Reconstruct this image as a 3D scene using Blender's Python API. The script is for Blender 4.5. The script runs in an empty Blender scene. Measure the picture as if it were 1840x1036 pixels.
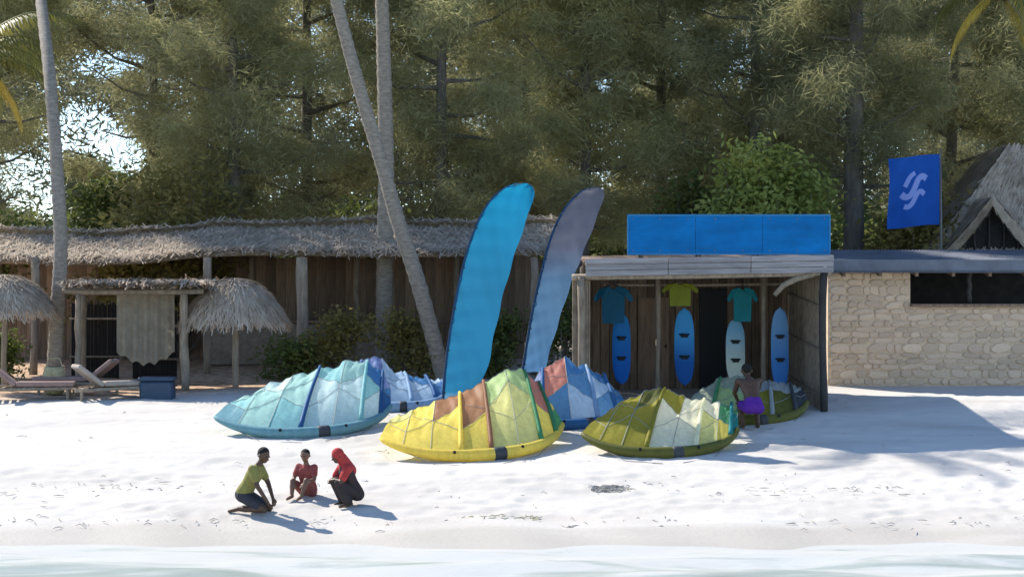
import bpy, math, random
import numpy as np
from mathutils import Vector, Matrix, noise

random.seed(7)
RNG = np.random.default_rng(7)
C = bpy.context.scene.collection
SC = bpy.context.scene
R = math.radians

# ------------------------------------------------------------------ camera, sky, sun
F, PX, PY, ZC = 3700.0, 920.0, 500.0, 4.2          # focal length in photo pixels, principal column, horizon row, eye height


def P(px, py, Y):
    return Vector(((px - PX) / F * Y, Y, ZC - (py - PY) / F * Y))


cam = bpy.data.cameras.new("camera")
cam.sensor_width = 36.0
cam.lens = 36.0 * F / 1840.0
cam.clip_start, cam.clip_end = 0.5, 2000
co = bpy.data.objects.new("camera", cam)
C.objects.link(co)
co.location = (0, 0, ZC)
co.rotation_euler = (R(90) - math.atan(18 / F), 0, 0)
SC.camera = co

SUN_EL = 40.0
SUN_DIR = Vector((0.77, -0.64, 0)).normalized()      # the way shadows fall on the sand
world = bpy.data.worlds.new("World")
SC.world = world
world.use_nodes = True
nt = world.node_tree
nt.nodes.clear()
wo = nt.nodes.new("ShaderNodeOutputWorld")
bg = nt.nodes.new("ShaderNodeBackground")
sky = nt.nodes.new("ShaderNodeTexSky")
sky.sky_type = 'NISHITA'
sky.sun_disc = False
sky.sun_elevation = R(SUN_EL)
sky.sun_rotation = math.atan2(-SUN_DIR.x, -SUN_DIR.y)
sky.dust_density = 0.0
sky.ozone_density = 2.0
sky.air_density = 0.75
bg.inputs[1].default_value = 0.15
nt.links.new(sky.outputs[0], bg.inputs[0])
nt.links.new(bg.outputs[0], wo.inputs[0])

sl = bpy.data.lights.new("sun", 'SUN')
sl.energy = 4.2
sl.angle = R(0.6)
sl.color = (1.0, 0.94, 0.85)
so = bpy.data.objects.new("sun", sl)
C.objects.link(so)
ld = Vector((SUN_DIR.x * math.cos(R(SUN_EL)), SUN_DIR.y * math.cos(R(SUN_EL)), -math.sin(R(SUN_EL))))
so.rotation_euler = ld.to_track_quat('-Z', 'Y').to_euler()
so.location = (-30, 60, 40)

vs = SC.view_settings
vs.view_transform = 'Standard'
vs.look = 'None'
vs.gamma = 1
vs.use_curve_mapping = False
vs.exposure = 0.97

# ------------------------------------------------------------------ materials


def mat(name, col, rough=0.8, var=0.0, vscale=3.0, bump=0.0, bscale=20.0, trans=0.0, spec=0.3, stretch=None, col2=None, objvar=0.0, metal=0.0):
    """Procedural surface: base colour with noise between two tones, fine relief, optional light passing through."""
    m = bpy.data.materials.new(name)
    m.use_nodes = True
    n, l = m.node_tree.nodes, m.node_tree.links
    b = n["Principled BSDF"]
    out = n["Material Output"]
    b.inputs["Roughness"].default_value = rough
    b.inputs["Specular IOR Level"].default_value = spec
    b.inputs["Metallic"].default_value = metal
    tc = n.new("ShaderNodeTexCoord")
    vec = tc.outputs["Object"]
    if stretch:
        mp = n.new("ShaderNodeMapping")
        mp.inputs["Scale"].default_value = stretch
        l.new(vec, mp.inputs["Vector"])
        vec = mp.outputs[0]
    rgb = None
    if var > 0 or col2:
        nz = n.new("ShaderNodeTexNoise")
        nz.inputs["Scale"].default_value = vscale
        nz.inputs["Detail"].default_value = 5
        nz.inputs["Roughness"].default_value = 0.65
        l.new(vec, nz.inputs["Vector"])
        rp = n.new("ShaderNodeValToRGB")
        rp.color_ramp.elements[0].position = 0.34
        rp.color_ramp.elements[1].position = 0.66
        if col2:
            a, c = col, col2
        else:
            a = tuple(max(0, x * (1 - var)) for x in col)
            c = tuple(min(1, x * (1 + var)) for x in col)
        rp.color_ramp.elements[0].color = (*a, 1)
        rp.color_ramp.elements[1].color = (*c, 1)
        l.new(nz.outputs["Fac"], rp.inputs["Fac"])
        rgb = rp.outputs["Color"]
    if objvar > 0:
        oi = n.new("ShaderNodeObjectInfo")
        hs = n.new("ShaderNodeHueSaturation")
        mr = n.new("ShaderNodeMapRange")
        mr.inputs["To Min"].default_value = 1 - objvar
        mr.inputs["To Max"].default_value = 1 + objvar
        l.new(oi.outputs["Random"], mr.inputs["Value"])
        l.new(mr.outputs[0], hs.inputs["Value"])
        if rgb is not None:
            l.new(rgb, hs.inputs["Color"])
        else:
            hs.inputs["Color"].default_value = (*col, 1)
        rgb = hs.outputs[0]
    if rgb is not None:
        l.new(rgb, b.inputs["Base Color"])
    else:
        b.inputs["Base Color"].default_value = (*col, 1)
    if bump > 0:
        nb = n.new("ShaderNodeTexNoise")
        nb.inputs["Scale"].default_value = bscale
        nb.inputs["Detail"].default_value = 4
        l.new(vec, nb.inputs["Vector"])
        bp = n.new("ShaderNodeBump")
        bp.inputs["Strength"].default_value = bump
        bp.inputs["Distance"].default_value = 0.03
        l.new(nb.outputs["Fac"], bp.inputs["Height"])
        l.new(bp.outputs[0], b.inputs["Normal"])
    if trans > 0:
        t = n.new("ShaderNodeBsdfTranslucent")
        mx = n.new("ShaderNodeMixShader")
        mx.inputs[0].default_value = trans
        if rgb is not None:
            l.new(rgb, t.inputs["Color"])
        else:
            t.inputs["Color"].default_value = (*col, 1)
        l.new(b.outputs[0], mx.inputs[1])
        l.new(t.outputs[0], mx.inputs[2])
        l.new(mx.outputs[0], out.inputs["Surface"])
    return m


M = {}
M['needle'] = mat('casuarina_needles', (0.185, 0.188, 0.108), 0.75, vscale=0.33, col2=(0.48, 0.46, 0.22), trans=0.55, objvar=0.25, spec=0.15)
M['needle_far'] = mat('far_foliage', (0.20, 0.205, 0.135), 0.8, vscale=0.3, col2=(0.38, 0.375, 0.22), trans=0.5, spec=0.1)
M['leaf'] = mat('broad_leaves', (0.075, 0.10, 0.026), 0.55, vscale=1.2, col2=(0.150, 0.18, 0.045), trans=0.45, spec=0.3, objvar=0.2)
M['leaf_bright'] = mat('bright_leaves', (0.18, 0.23, 0.05), 0.5, vscale=0.9, col2=(0.36, 0.39, 0.11), trans=0.5, spec=0.3)
M['leaf_olive'] = mat('olive_leaves', (0.17, 0.15, 0.045), 0.6, vscale=1.0, col2=(0.30, 0.25, 0.085), trans=0.5, spec=0.2, objvar=0.15)
M['frond'] = mat('palm_leaflets', (0.095, 0.11, 0.022), 0.5, vscale=1.0, col2=(0.21, 0.19, 0.045), trans=0.35, spec=0.35, objvar=0.15)
M['frond_dry'] = mat('dry_palm_leaflets', (0.50, 0.37, 0.07), 0.65, var=0.25, trans=0.35)
M['bark'] = mat('grey_bark', (0.14, 0.124, 0.105), 0.9, var=0.35, vscale=5, bump=0.6, bscale=14, stretch=(1, 1, 0.35))
M['palm_bark'] = mat('palm_bark', (0.24, 0.208, 0.17), 0.9, var=0.3, vscale=6, bump=0.5, bscale=18, stretch=(1, 1, 3))
M['thatch'] = mat('weathered_thatch', (0.17, 0.140, 0.11), 0.95, vscale=2.2, col2=(0.38, 0.325, 0.265), trans=0.08, spec=0.1)
M['thatch_tan_sunlit'] = mat('tan_sunlit_thatch', (0.33, 0.265, 0.20), 0.95, vscale=3, col2=(0.56, 0.47, 0.37), trans=0.1, spec=0.1)  # tan, paled to put the sunlit tone of the roofs into the colour
M['pole'] = mat('mangrove_pole', (0.24, 0.195, 0.145), 0.85, var=0.3, vscale=4, bump=0.4, bscale=30, stretch=(3, 3, 0.6), objvar=0.2)
M['pole_dark'] = mat('dark_pole', (0.035, 0.032, 0.03), 0.7, var=0.3)
M['plank'] = mat('weathered_plank', (0.21, 0.143, 0.097), 0.85, var=0.35, vscale=3, bump=0.4, bscale=26, stretch=(6, 6, 0.5), objvar=0.35)
M['plank_grey'] = mat('grey_plank', (0.27, 0.255, 0.26), 0.85, var=0.25, vscale=3, bump=0.4, bscale=26, stretch=(0.5, 6, 6), objvar=0.15)
M['reed'] = mat('reed_mat', (0.18, 0.142, 0.105), 0.9, vscale=6, col2=(0.30, 0.24, 0.18), spec=0.15)
M['stone'] = mat('coral_stone', (0.65, 0.475, 0.325), 0.95, vscale=7, col2=(0.78, 0.605, 0.45), bump=0.9, bscale=16, objvar=0.15, spec=0.15)
M['mortar'] = mat('lime_mortar', (0.62, 0.48, 0.335), 0.95, var=0.15, vscale=6, bump=0.6, bscale=20, spec=0.1)
M['tin'] = mat('galvanised_sheet', (0.13, 0.145, 0.175), 0.6, var=0.2, vscale=2, spec=0.3)
M['dark'] = mat('painted_shade_dark', (0.022, 0.020, 0.019), 0.9, var=0.3, vscale=4)  # near-black colour that paints the shade of openings and interiors
M['sign'] = mat('blue_sign_paint', (0.0, 0.130, 0.37), 0.55, var=0.22, vscale=2.0, bump=0.12, bscale=5, spec=0.12, stretch=(0.5, 1, 1.4))
M['sign_edge'] = mat('sign_frame_blue', (0.015, 0.16, 0.36), 0.5)
M['flagblue'] = mat('blue_flag_cloth', (0.018, 0.105, 0.46), 0.75, var=0.08, vscale=3, trans=0.35, spec=0.1)
M['flagwhite'] = mat('pale_flag_print', (0.30, 0.40, 0.80), 0.75, trans=0.3, spec=0.1)
M['fibreglass'] = mat('grey_pole', (0.10, 0.10, 0.11), 0.4, spec=0.5)
M['black'] = mat('black_rubber', (0.02, 0.02, 0.022), 0.6)
M['skin'] = mat('dark_skin', (0.085, 0.045, 0.026), 0.5, var=0.1, spec=0.4)
M['skin_tan'] = mat('brown_skin', (0.16, 0.088, 0.052), 0.5, var=0.1, spec=0.4)
M['hair'] = mat('black_hair', (0.012, 0.011, 0.010), 0.8, bump=0.5, bscale=80)
M['white'] = mat('dark_eye', (0.03, 0.022, 0.018), 0.4)
M['cream'] = mat('cream_cloth', (0.34, 0.305, 0.245), 0.9, var=0.15, vscale=4, trans=0.2, spec=0.1)
M['cushion'] = mat('pale_cushion', (0.33, 0.28, 0.24), 0.9, var=0.12, vscale=5, bump=0.2, bscale=12, spec=0.1)
M['cushion_pink'] = mat('faded_pink_cushion', (0.27, 0.185, 0.16), 0.9, var=0.15, vscale=5, bump=0.2, bscale=12, spec=0.1)
M['navy'] = mat('navy_plastic', (0.03, 0.06, 0.105), 0.45, var=0.1)
M['lidwhite'] = mat('white_plastic', (0.62, 0.64, 0.66), 0.45)
M['tanbag'] = mat('woven_tan', (0.42, 0.36, 0.20), 0.9, var=0.25, vscale=12, bump=0.5, bscale=40)
M['weed'] = mat('dried_seaweed', (0.40, 0.37, 0.32), 0.95, var=0.4, vscale=10)
M['wrack'] = mat('yellow_seaweed', (0.62, 0.55, 0.36), 0.9, var=0.2, vscale=10)


def cloth(name, col, trans=0.45, rough=0.55):
    return mat(name, col, rough, var=0.10, vscale=5, bump=0.2, bscale=7, trans=trans, spec=0.15, stretch=(2.2, 2.2, 0.7))


# ------------------------------------------------------------------ geometry helpers
ORIGIN = {}


class MB:
    """Collects shapes in world coordinates; build() links them as one mesh object."""

    def __init__(s):
        s.v, s.f, s.mi = [], [], []
        s.cur = 0

    def add(s, vs, fs):
        k = len(s.v)
        s.v.extend([tuple(v) for v in vs])
        for f in fs:
            s.f.append(tuple(i + k for i in f))
            s.mi.append(s.cur)

    def box(s, c, size, rot=None, bev=0.0):
        x, y, z = (a / 2 for a in size)
        if bev > 0:
            b = min(bev, x * .45, y * .45, z * .45)
            vs = []
            for zz, ins in ((-z, b), (-z + b, 0), (z - b, 0), (z, b)):
                X, Y_ = x - ins, y - ins
                for q in ((-X + b, -Y_), (X - b, -Y_), (X, -Y_ + b), (X, Y_ - b), (X - b, Y_), (-X + b, Y_), (-X, Y_ - b), (-X, -Y_ + b)):
                    vs.append((q[0], q[1], zz))
            fs = [tuple(range(7, -1, -1)), tuple(range(24, 32))]
            for r in range(3):
                for i in range(8):
                    j = (i + 1) % 8
                    fs.append((r * 8 + i, r * 8 + j, r * 8 + 8 + j, r * 8 + 8 + i))
        else:
            vs = [(-x, -y, -z), (x, -y, -z), (x, y, -z), (-x, y, -z), (-x, -y, z), (x, -y, z), (x, y, z), (-x, y, z)]
            fs = [(3, 2, 1, 0), (4, 5, 6, 7), (0, 1, 5, 4), (1, 2, 6, 5), (2, 3, 7, 6), (3, 0, 4, 7)]
        c = Vector(c)
        s.add([(c + (rot @ Vector(v) if rot else Vector(v))) for v in vs], fs)
        return s

    def tube(s, pts, rad, n=8, cap=True):
        pts = [Vector(p) for p in pts]
        if not hasattr(rad, '__len__'):
            rad = [rad] * len(pts)
        vs, fs = [], []
        up = Vector((0.03, 0.9, 0.2)).normalized()
        for i, p in enumerate(pts):
            t = (pts[min(i + 1, len(pts) - 1)] - pts[max(i - 1, 0)])
            if t.length < 1e-9:
                t = Vector((0, 0, 1))
            t.normalize()
            a = t.cross(up)
            if a.length < 0.05:
                a = t.cross(Vector((1, 0, 0)))
            a.normalize()
            b = t.cross(a).normalized()
            for k in range(n):
                an = 2 * math.pi * k / n
                vs.append(p + (a * math.cos(an) + b * math.sin(an)) * rad[i])
        for i in range(len(pts) - 1):
            for k in range(n):
                k2 = (k + 1) % n
                fs.append((i * n + k, i * n + k2, (i + 1) * n + k2, (i + 1) * n + k))
        if cap:
            fs.append(tuple(range(n - 1, -1, -1)))
            fs.append(tuple((len(pts) - 1) * n + k for k in range(n)))
        s.add(vs, fs)
        return s

    def ball(s, c, r, nu=12, nv=8):
        if not hasattr(r, '__len__'):
            r = (r, r, r)
        c = Vector(c)
        vs = [c + Vector((0, 0, -r[2]))]
        for j in range(1, nv):
            ph = -math.pi / 2 + math.pi * j / nv
            for i in range(nu):
                th = 2 * math.pi * i / nu
                vs.append(c + Vector((r[0] * math.cos(ph) * math.cos(th), r[1] * math.cos(ph) * math.sin(th), r[2] * math.sin(ph))))
        vs.append(c + Vector((0, 0, r[2])))
        fs = []
        for i in range(nu):
            fs.append((0, 1 + (i + 1) % nu, 1 + i))
        for j in range(nv - 2):
            for i in range(nu):
                a, b = 1 + j * nu + i, 1 + j * nu + (i + 1) % nu
                fs.append((a, b, b + nu, a + nu))
        top = len(vs) - 1
        for i in range(nu):
            fs.append((1 + (nv - 2) * nu + i, 1 + (nv - 2) * nu + (i + 1) % nu, top))
        s.add(vs, fs)
        return s

    def cone(s, p0, r0, p1, r1, n=12):
        """closed tapered limb with round ends"""
        s.tube([p0, p1], [r0, r1], n)
        s.ball(p0, r0, n, 8)
        s.ball(p1, r1, n, 8)
        return s

    def sheet(s, grid):
        """grid[i][j] of points"""
        ni, nj = len(grid), len(grid[0])
        vs = [p for row in grid for p in row]
        fs = [(i * nj + j, (i + 1) * nj + j, (i + 1) * nj + j + 1, i * nj + j + 1) for i in range(ni - 1) for j in range(nj - 1)]
        s.add(vs, fs)
        return s

    def build(s, name, m, parent=None, smooth=False, kind=None):
        me = bpy.data.meshes.new(name)
        o = bpy.data.objects.new(name, me)
        C.objects.link(o)
        if parent is not None:
            og = ORIGIN[parent]
            o.parent = parent
        else:
            a = np.array(s.v)
            og = Vector(((a[:, 0].min() + a[:, 0].max()) / 2, (a[:, 1].min() + a[:, 1].max()) / 2, a[:, 2].min()))
            o.location = og
        ORIGIN[o] = og
        me.from_pydata([tuple(Vector(v) - og) for v in s.v], [], s.f)
        ms = m if isinstance(m, (list, tuple)) else [m]
        for q in ms:
            me.materials.append(q)
        if len(ms) > 1:
            me.polygons.foreach_set("material_index", s.mi)
        if smooth:
            me.polygons.foreach_set("use_smooth", [True] * len(me.polygons))
        if kind:
            o["kind"] = kind
        me.update()
        return o


def tag(o, label, cat, group=None):
    o["label"] = label
    o["category"] = cat
    if group:
        o["group"] = group
    return o


def thing(name, loc, label, cat, group=None):
    o = bpy.data.objects.new(name, None)
    o.empty_display_size = 0.2
    C.objects.link(o)
    o.location = loc
    ORIGIN[o] = Vector(loc)
    return tag(o, label, cat, group)


def mesh_np(name, verts, tris, m, parent=None, kind=None, smooth=False):
    """big triangle soups straight from numpy; verts in world coordinates"""
    me = bpy.data.meshes.new(name)
    og = ORIGIN[parent] if parent is not None else Vector((0, 0, 0))
    v = (verts - np.array(og)).astype(np.float32)
    k = tris.shape[1]
    me.vertices.add(len(v))
    me.vertices.foreach_set("co", v.ravel())
    me.loops.add(tris.size)
    me.loops.foreach_set("vertex_index", tris.ravel().astype(np.int32))
    me.polygons.add(len(tris))
    me.polygons.foreach_set("loop_start", np.arange(0, tris.size, k, dtype=np.int32))
    if smooth:
        me.polygons.foreach_set("use_smooth", np.ones(len(tris), dtype=bool))
    me.update(calc_edges=True)
    me.materials.append(m)
    o = bpy.data.objects.new(name, me)
    C.objects.link(o)
    if parent is not None:
        o.parent = parent
    ORIGIN[o] = og
    if kind:
        o["kind"] = kind
    return o


# ------------------------------------------------------------------ ground and water
GY = np.array([-60, 0, 20, 27, 30, 32.0, 34, 36, 38, 40, 42, 44, 46, 48, 52, 60, 80, 150, 400])
GZ = np.array([-4, -1.9, -0.85, -0.5, -0.27, 0.02, 0.34, 0.60, 0.86, 1.14, 1.40, 1.55, 1.64, 1.71, 1.86, 2.15, 2.7, 3.2, 3.5])


def gz(y):
    """height of the beach; the profile is rounded by averaging over a metre"""
    return float(np.mean(np.interp([y - 0.8, y - 0.4, y, y + 0.4, y + 0.8], GY, GZ)))


def G(px, Y, dz=0.0):
    return Vector(((px - PX) / F * Y, Y, gz(Y) + dz))


xs = np.concatenate([np.linspace(-260, -30, 14), np.linspace(-26, -13, 20), np.arange(-12.5, 12.6, 0.085), np.linspace(13, 26, 20), np.linspace(30, 260, 14)])
ys = np.concatenate([np.linspace(-60, 24, 14), np.linspace(25, 29.5, 12), np.arange(29.7, 47, 0.075), np.arange(47.2, 62, 0.3), np.linspace(63, 400, 30)])
gzv = np.array([gz(y) for y in ys])
X, Yg = np.meshgrid(xs, ys)
Z = np.repeat(gzv[:, None], len(xs), 1)
# gentle undulation and the scuffed, trodden dry sand
und = np.zeros_like(Z)
for k in range(9):
    kx, ky, ph = RNG.uniform(0.15, 1.1), RNG.uniform(0.3, 1.6), RNG.uniform(0, 6.28)
    und += np.sin(X * kx * RNG.choice([-1, 1]) + Yg * ky + ph) * 0.012
dry = np.clip((Yg - 33.0) / 3.0, 0, 1) * np.clip((58 - Yg) / 6, 0, 1)
Z += und * dry
sw = np.clip((Yg - 28.5) / 2, 0, 1) * np.clip((36 - Yg) / 2.5, 0, 1)
Z += sw * (0.035 * np.sin(X * 0.55 + 1.0) + 0.022 * np.sin(X * 1.37 + 2.2 + 0.4 * Yg) + 0.012 * np.sin(X * 3.3 + Yg))
ix0, ix1 = np.searchsorted(xs, -12.4), np.searchsorted(xs, 12.4)
iy0, iy1 = np.searchsorted(ys, 33.2), np.searchsorted(ys, 46.5)
for k in range(1500):
    fx, fy = RNG.uniform(-12, 12), RNG.uniform(33.6, 46.5)
    if RNG.random() < 0.25:
        fy = RNG.uniform(33.6, 37)
    a = RNG.uniform(0, 3.14)
    w = RNG.uniform(0.09, 0.17)
    jx0, jx1 = np.searchsorted(xs, fx - .6), np.searchsorted(xs, fx + .6)
    jy0, jy1 = np.searchsorted(ys, fy - .6), np.searchsorted(ys, fy + .6)
    dx, dy = X[jy0:jy1, jx0:jx1] - fx, Yg[jy0:jy1, jx0:jx1] - fy
    u, v = (dx * math.cos(a) + dy * math.sin(a)) / (w * 1.5), (-dx * math.sin(a) + dy * math.cos(a)) / w
    r2 = u * u + v * v
    Z[jy0:jy1, jx0:jx1] += RNG.uniform(0.5, 1.0) * 0.014 * (-np.exp(-r2) + 0.55 * np.exp(-(np.sqrt(r2) - 1.6) ** 2 * 3))
ny, nx = X.shape
idx = np.arange(ny * nx).reshape(ny, nx)
quads = np.stack([idx[:-1, :-1], idx[:-1, 1:], idx[1:, 1:], idx[1:, :-1]], -1).reshape(-1, 4)

ms = bpy.data.materials.new("beach_sand")
ms.use_nodes = True
n, l = ms.node_tree.nodes, ms.node_tree.links
b = n["Principled BSDF"]
geo = n.new("ShaderNodeNewGeometry")
sp = n.new("ShaderNodeSeparateXYZ")
l.new(geo.outputs["Position"], sp.inputs[0])
nz = n.new("ShaderNodeTexNoise")
nz.inputs["Scale"].default_value = 0.8
nz.inputs["Detail"].default_value = 6
mp = n.new("ShaderNodeMapping")
mp.inputs["Scale"].default_value = (0.35, 1.3, 1)
l.new(geo.outputs["Position"], mp.inputs[0])
l.new(mp.outputs[0], nz.inputs["Vector"])


def ramp(src, stops):
    r_ = n.new("ShaderNodeValToRGB")
    e = r_.color_ramp.elements
    while len(e) < len(stops):
        e.new(0.5)
    for q, (p_, c_) in zip(e, stops):
        q.position = p_
        q.color = (*c_, 1) if hasattr(c_, '__len__') else (c_, c_, c_, 1)
    l.new(src, r_.inputs[0])
    return r_.outputs[0]


def math_(op, a, b_):
    q = n.new("ShaderNodeMath")
    q.operation = op
    for i, z_ in enumerate((a, b_)):
        if hasattr(z_, 'links'):
            l.new(z_, q.inputs[i])
        else:
            q.inputs[i].default_value = z_
    return q.outputs[0]


def mixc(fac, a, b_):
    q = n.new("ShaderNodeMix")
    q.data_type = 'RGBA'
    l.new(fac, q.inputs[0])
    for i, z_ in ((6, a), (7, b_)):
        if hasattr(z_, 'links'):
            l.new(z_, q.inputs[i])
        else:
            q.inputs[i].default_value = (*z_, 1)
    return q.outputs[2]


drycol = ramp(nz.outputs["Fac"], [(0.3, (0.49, 0.46, 0.415)), (0.55, (0.575, 0.54, 0.49)), (0.75, (0.61, 0.58, 0.53))])
# wet sand by the water
yw = math_('ADD', sp.outputs[1], math_('MULTIPLY', math_('SUBTRACT', nz.outputs["Fac"], 0.5), 3.0))
wetf = ramp(math_('DIVIDE', math_('SUBTRACT', yw, 31.0), 4.0), [(0.0, 1.0), (0.42, 0.85), (0.75, 0.0)])
c1 = mixc(wetf, drycol, (0.47, 0.43, 0.37))
# brown leaf litter under the trees
litf = ramp(math_('DIVIDE', math_('SUBTRACT', math_('ADD', yw, math_('MULTIPLY', ramp(math_('DIVIDE', math_('ADD', sp.outputs[0], 12.0), 6.0), [(0.3, 1.0), (1.0, 0.0)]), 1.5)), 45.0), 3.0), [(0.0, 0.0), (0.7, 1.0)])
leftf = ramp(math_('DIVIDE', math_('ADD', sp.outputs[0], 6.0), 12.0), [(0.30, 1.0), (0.75, 0.0)])
nz3 = n.new("ShaderNodeTexNoise")
nz3.inputs["Scale"].default_value = 5
l.new(geo.outputs["Position"], nz3.inputs["Vector"])
c2 = mixc(math_('MULTIPLY', litf, leftf), c1, ramp(nz3.outputs["Fac"], [(0.35, (0.30, 0.185, 0.11)), (0.65, (0.56, 0.40, 0.27))]))
l.new(c2, b.inputs["Base Color"])
rr = n.new("ShaderNodeMapRange")
rr.inputs["To Min"].default_value = 0.95
rr.inputs["To Max"].default_value = 0.45
l.new(wetf, rr.inputs["Value"])
l.new(rr.outputs[0], b.inputs["Roughness"])
b.inputs["Specular IOR Level"].default_value = 0.2
nb = n.new("ShaderNodeTexNoise")
nb.inputs["Scale"].default_value = 9
nb.inputs["Detail"].default_value = 8
nb.inputs["Roughness"].default_value = 0.7
l.new(geo.outputs["Position"], nb.inputs["Vector"])
bp = n.new("ShaderNodeBump")
bp.inputs["Strength"].default_value = 0.32
bp.inputs["Distance"].default_value = 0.04
l.new(nb.outputs["Fac"], bp.inputs["Height"])
l.new(bp.outputs[0], b.inputs["Normal"])
ground = mesh_np("beach", np.stack([X.ravel(), Yg.ravel(), Z.ravel()], 1), quads, ms, kind="structure", smooth=True)

# milky shallow water lapping at the sand
wx = np.concatenate([np.linspace(-260, -20, 12), np.arange(-12, 12.1, 0.16), np.linspace(20, 260, 12)])
wy = np.concatenate([np.linspace(-60, 22, 12), np.arange(24, 33.4, 0.09)])
WX, WY = np.meshgrid(wx, wy)
WZ = np.zeros_like(WX)
for k in range(12):
    ky, kx, ph = RNG.uniform(1.5, 7), RNG.uniform(-1.6, 1.6), RNG.uniform(0, 6.28)
    WZ += np.sin(WY * ky + WX * kx + ph + 0.8 * np.sin(WX * 0.6 + k)) * 0.016 / (0.4 + ky * 0.25)
WZ *= np.clip((33.0 - WY) / 3.0, 0.15, 1)
WZ += 0.03
widx = np.arange(WX.size).reshape(WX.shape)
wq = np.stack([widx[:-1, :-1], widx[:-1, 1:], widx[1:, 1:], widx[1:, :-1]], -1).reshape(-1, 4)
mw = bpy.data.materials.new("shallow_water")
mw.use_nodes = True
n, l = mw.node_tree.nodes, mw.node_tree.links
b = n["Principled BSDF"]
out = n["Material Output"]
geo = n.new("ShaderNodeNewGeometry")
mp = n.new("ShaderNodeMapping")
mp.inputs["Scale"].default_value = (0.35, 1.2, 1)
l.new(geo.outputs["Position"], mp.inputs[0])
nz = n.new("ShaderNodeTexNoise")
nz.inputs["Scale"].default_value = 0.9
nz.inputs["Detail"].default_value = 7
nz.inputs["Roughness"].default_value = 0.62
nz.inputs["Distortion"].default_value = 0.8
l.new(mp.outputs[0], nz.inputs["Vector"])
sp = n.new("ShaderNodeSeparateXYZ")
l.new(geo.outputs["Position"], sp.inputs[0])
near = ramp(math_('DIVIDE', math_('SUBTRACT', sp.outputs[1], 28.0), 5.0), [(0.0, 0.0), (0.9, 0.28)])
foam = ramp(math_('ADD', nz.outputs["Fac"], near), [(0.50, 0.0), (0.66, 1.0)])
col = mixc(foam, (0.43, 0.485, 0.44), (0.61, 0.61, 0.575))
l.new(col, b.inputs["Base Color"])
b.inputs["Roughness"].default_value = 0.35
b.inputs["Specular IOR Level"].default_value = 0.25
nb = n.new("ShaderNodeTexNoise")
nb.inputs["Scale"].default_value = 5
nb.inputs["Detail"].default_value = 6
l.new(mp.outputs[0], nb.inputs["Vector"])
bp = n.new("ShaderNodeBump")
bp.inputs["Strength"].default_value = 0.35
bp.inputs["Distance"].default_value = 0.06
l.new(nb.outputs["Fac"], bp.inputs["Height"])
l.new(bp.outputs[0], b.inputs["Normal"])
tr = n.new("ShaderNodeBsdfTransparent")
tr.inputs[0].default_value = (0.82, 0.93, 0.92, 1)
mx = n.new("ShaderNodeMixShader")
al = ramp(math_('ADD', nz.outputs["Fac"], near), [(0.35, 0.62), (0.62, 0.9)])
l.new(al, mx.inputs[0])
l.new(tr.outputs[0], mx.inputs[1])
l.new(b.outputs[0], mx.inputs[2])
l.new(mx.outputs[0], out.inputs["Surface"])
mesh_np("sea_water", np.stack([WX.ravel(), WY.ravel(), WZ.ravel()], 1), wq, mw, kind="structure", smooth=True)

# ------------------------------------------------------------------ foliage
GAPS = [(150, 232, 84, 50), (55, 320, 66, 66), (195, 112, 62, 28), (222, 275, 42, 42), (1083, 150, 16, 18), (92, 370, 22, 30)]


def thin_gap(pts, keep=0.13):
    """leave the breaks in the wood where the sky comes through"""
    px = PX + F * pts[:, 0] / pts[:, 1]
    py = PY - F * (pts[:, 2] - ZC) / pts[:, 1]
    k = np.ones(len(pts), bool)
    for gx, gy, rx, ry in GAPS:
        d = ((px - gx) / rx) ** 2 + ((py - gy) / ry) ** 2
        k &= (d > RNG.uniform(0.6, 1.5, len(pts))) | (RNG.random(len(pts)) < keep)
    return k


def leaves_np(centres, sig, n, length, width, droop, gap=True, flat=0.0):
    """n leaf triangles scattered round clump centres"""
    ci = RNG.integers(0, len(centres), n)
    s_ = sig if np.ndim(sig) == 0 else sig[ci][:, None]
    p = centres[ci] + RNG.normal(0, 1, (n, 3)) * s_ * np.array([1, 1, 0.75])
    d = RNG.normal(0, 1, (n, 3))
    d[:, 2] = d[:, 2] * 0.6 - droop
    d /= np.linalg.norm(d, axis=1, keepdims=True)
    sd = np.cross(d, RNG.normal(0, 1, (n, 3)))
    if flat:
        sd[:, 2] *= 1 - flat
    sd /= np.linalg.norm(sd, axis=1, keepdims=True) + 1e-9
    L = RNG.uniform(0.6, 1.3, n)[:, None] * length
    Wd = RNG.uniform(0.6, 1.3, n)[:, None] * width
    if gap:
        k = thin_gap(p)
        p, d, sd, L, Wd = p[k], d[k], sd[k], L[k], Wd[k]
    m = len(p)
    v = np.empty((m, 4, 3))
    v[:, 0] = p
    v[:, 1] = p + d * L * 0.45 + sd * Wd
    v[:, 2] = p + d * L
    v[:, 3] = p + d * L * 0.45 - sd * Wd
    return v.reshape(-1, 3), np.arange(m * 4).reshape(m, 4)


def trunk_path(base, top, bend=0.3, n=9):
    base, top = Vector(base), Vector(top)
    ax, ay = random.uniform(-bend, bend), random.uniform(-bend, bend)
    return [base.lerp(top, t) + Vector((ax, ay, 0)) * math.sin(math.pi * t) + Vector((random.uniform(-.04, .04), random.uniform(-.04, .04), 0)) for t in [i / (n - 1) for i in range(n)]]


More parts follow.
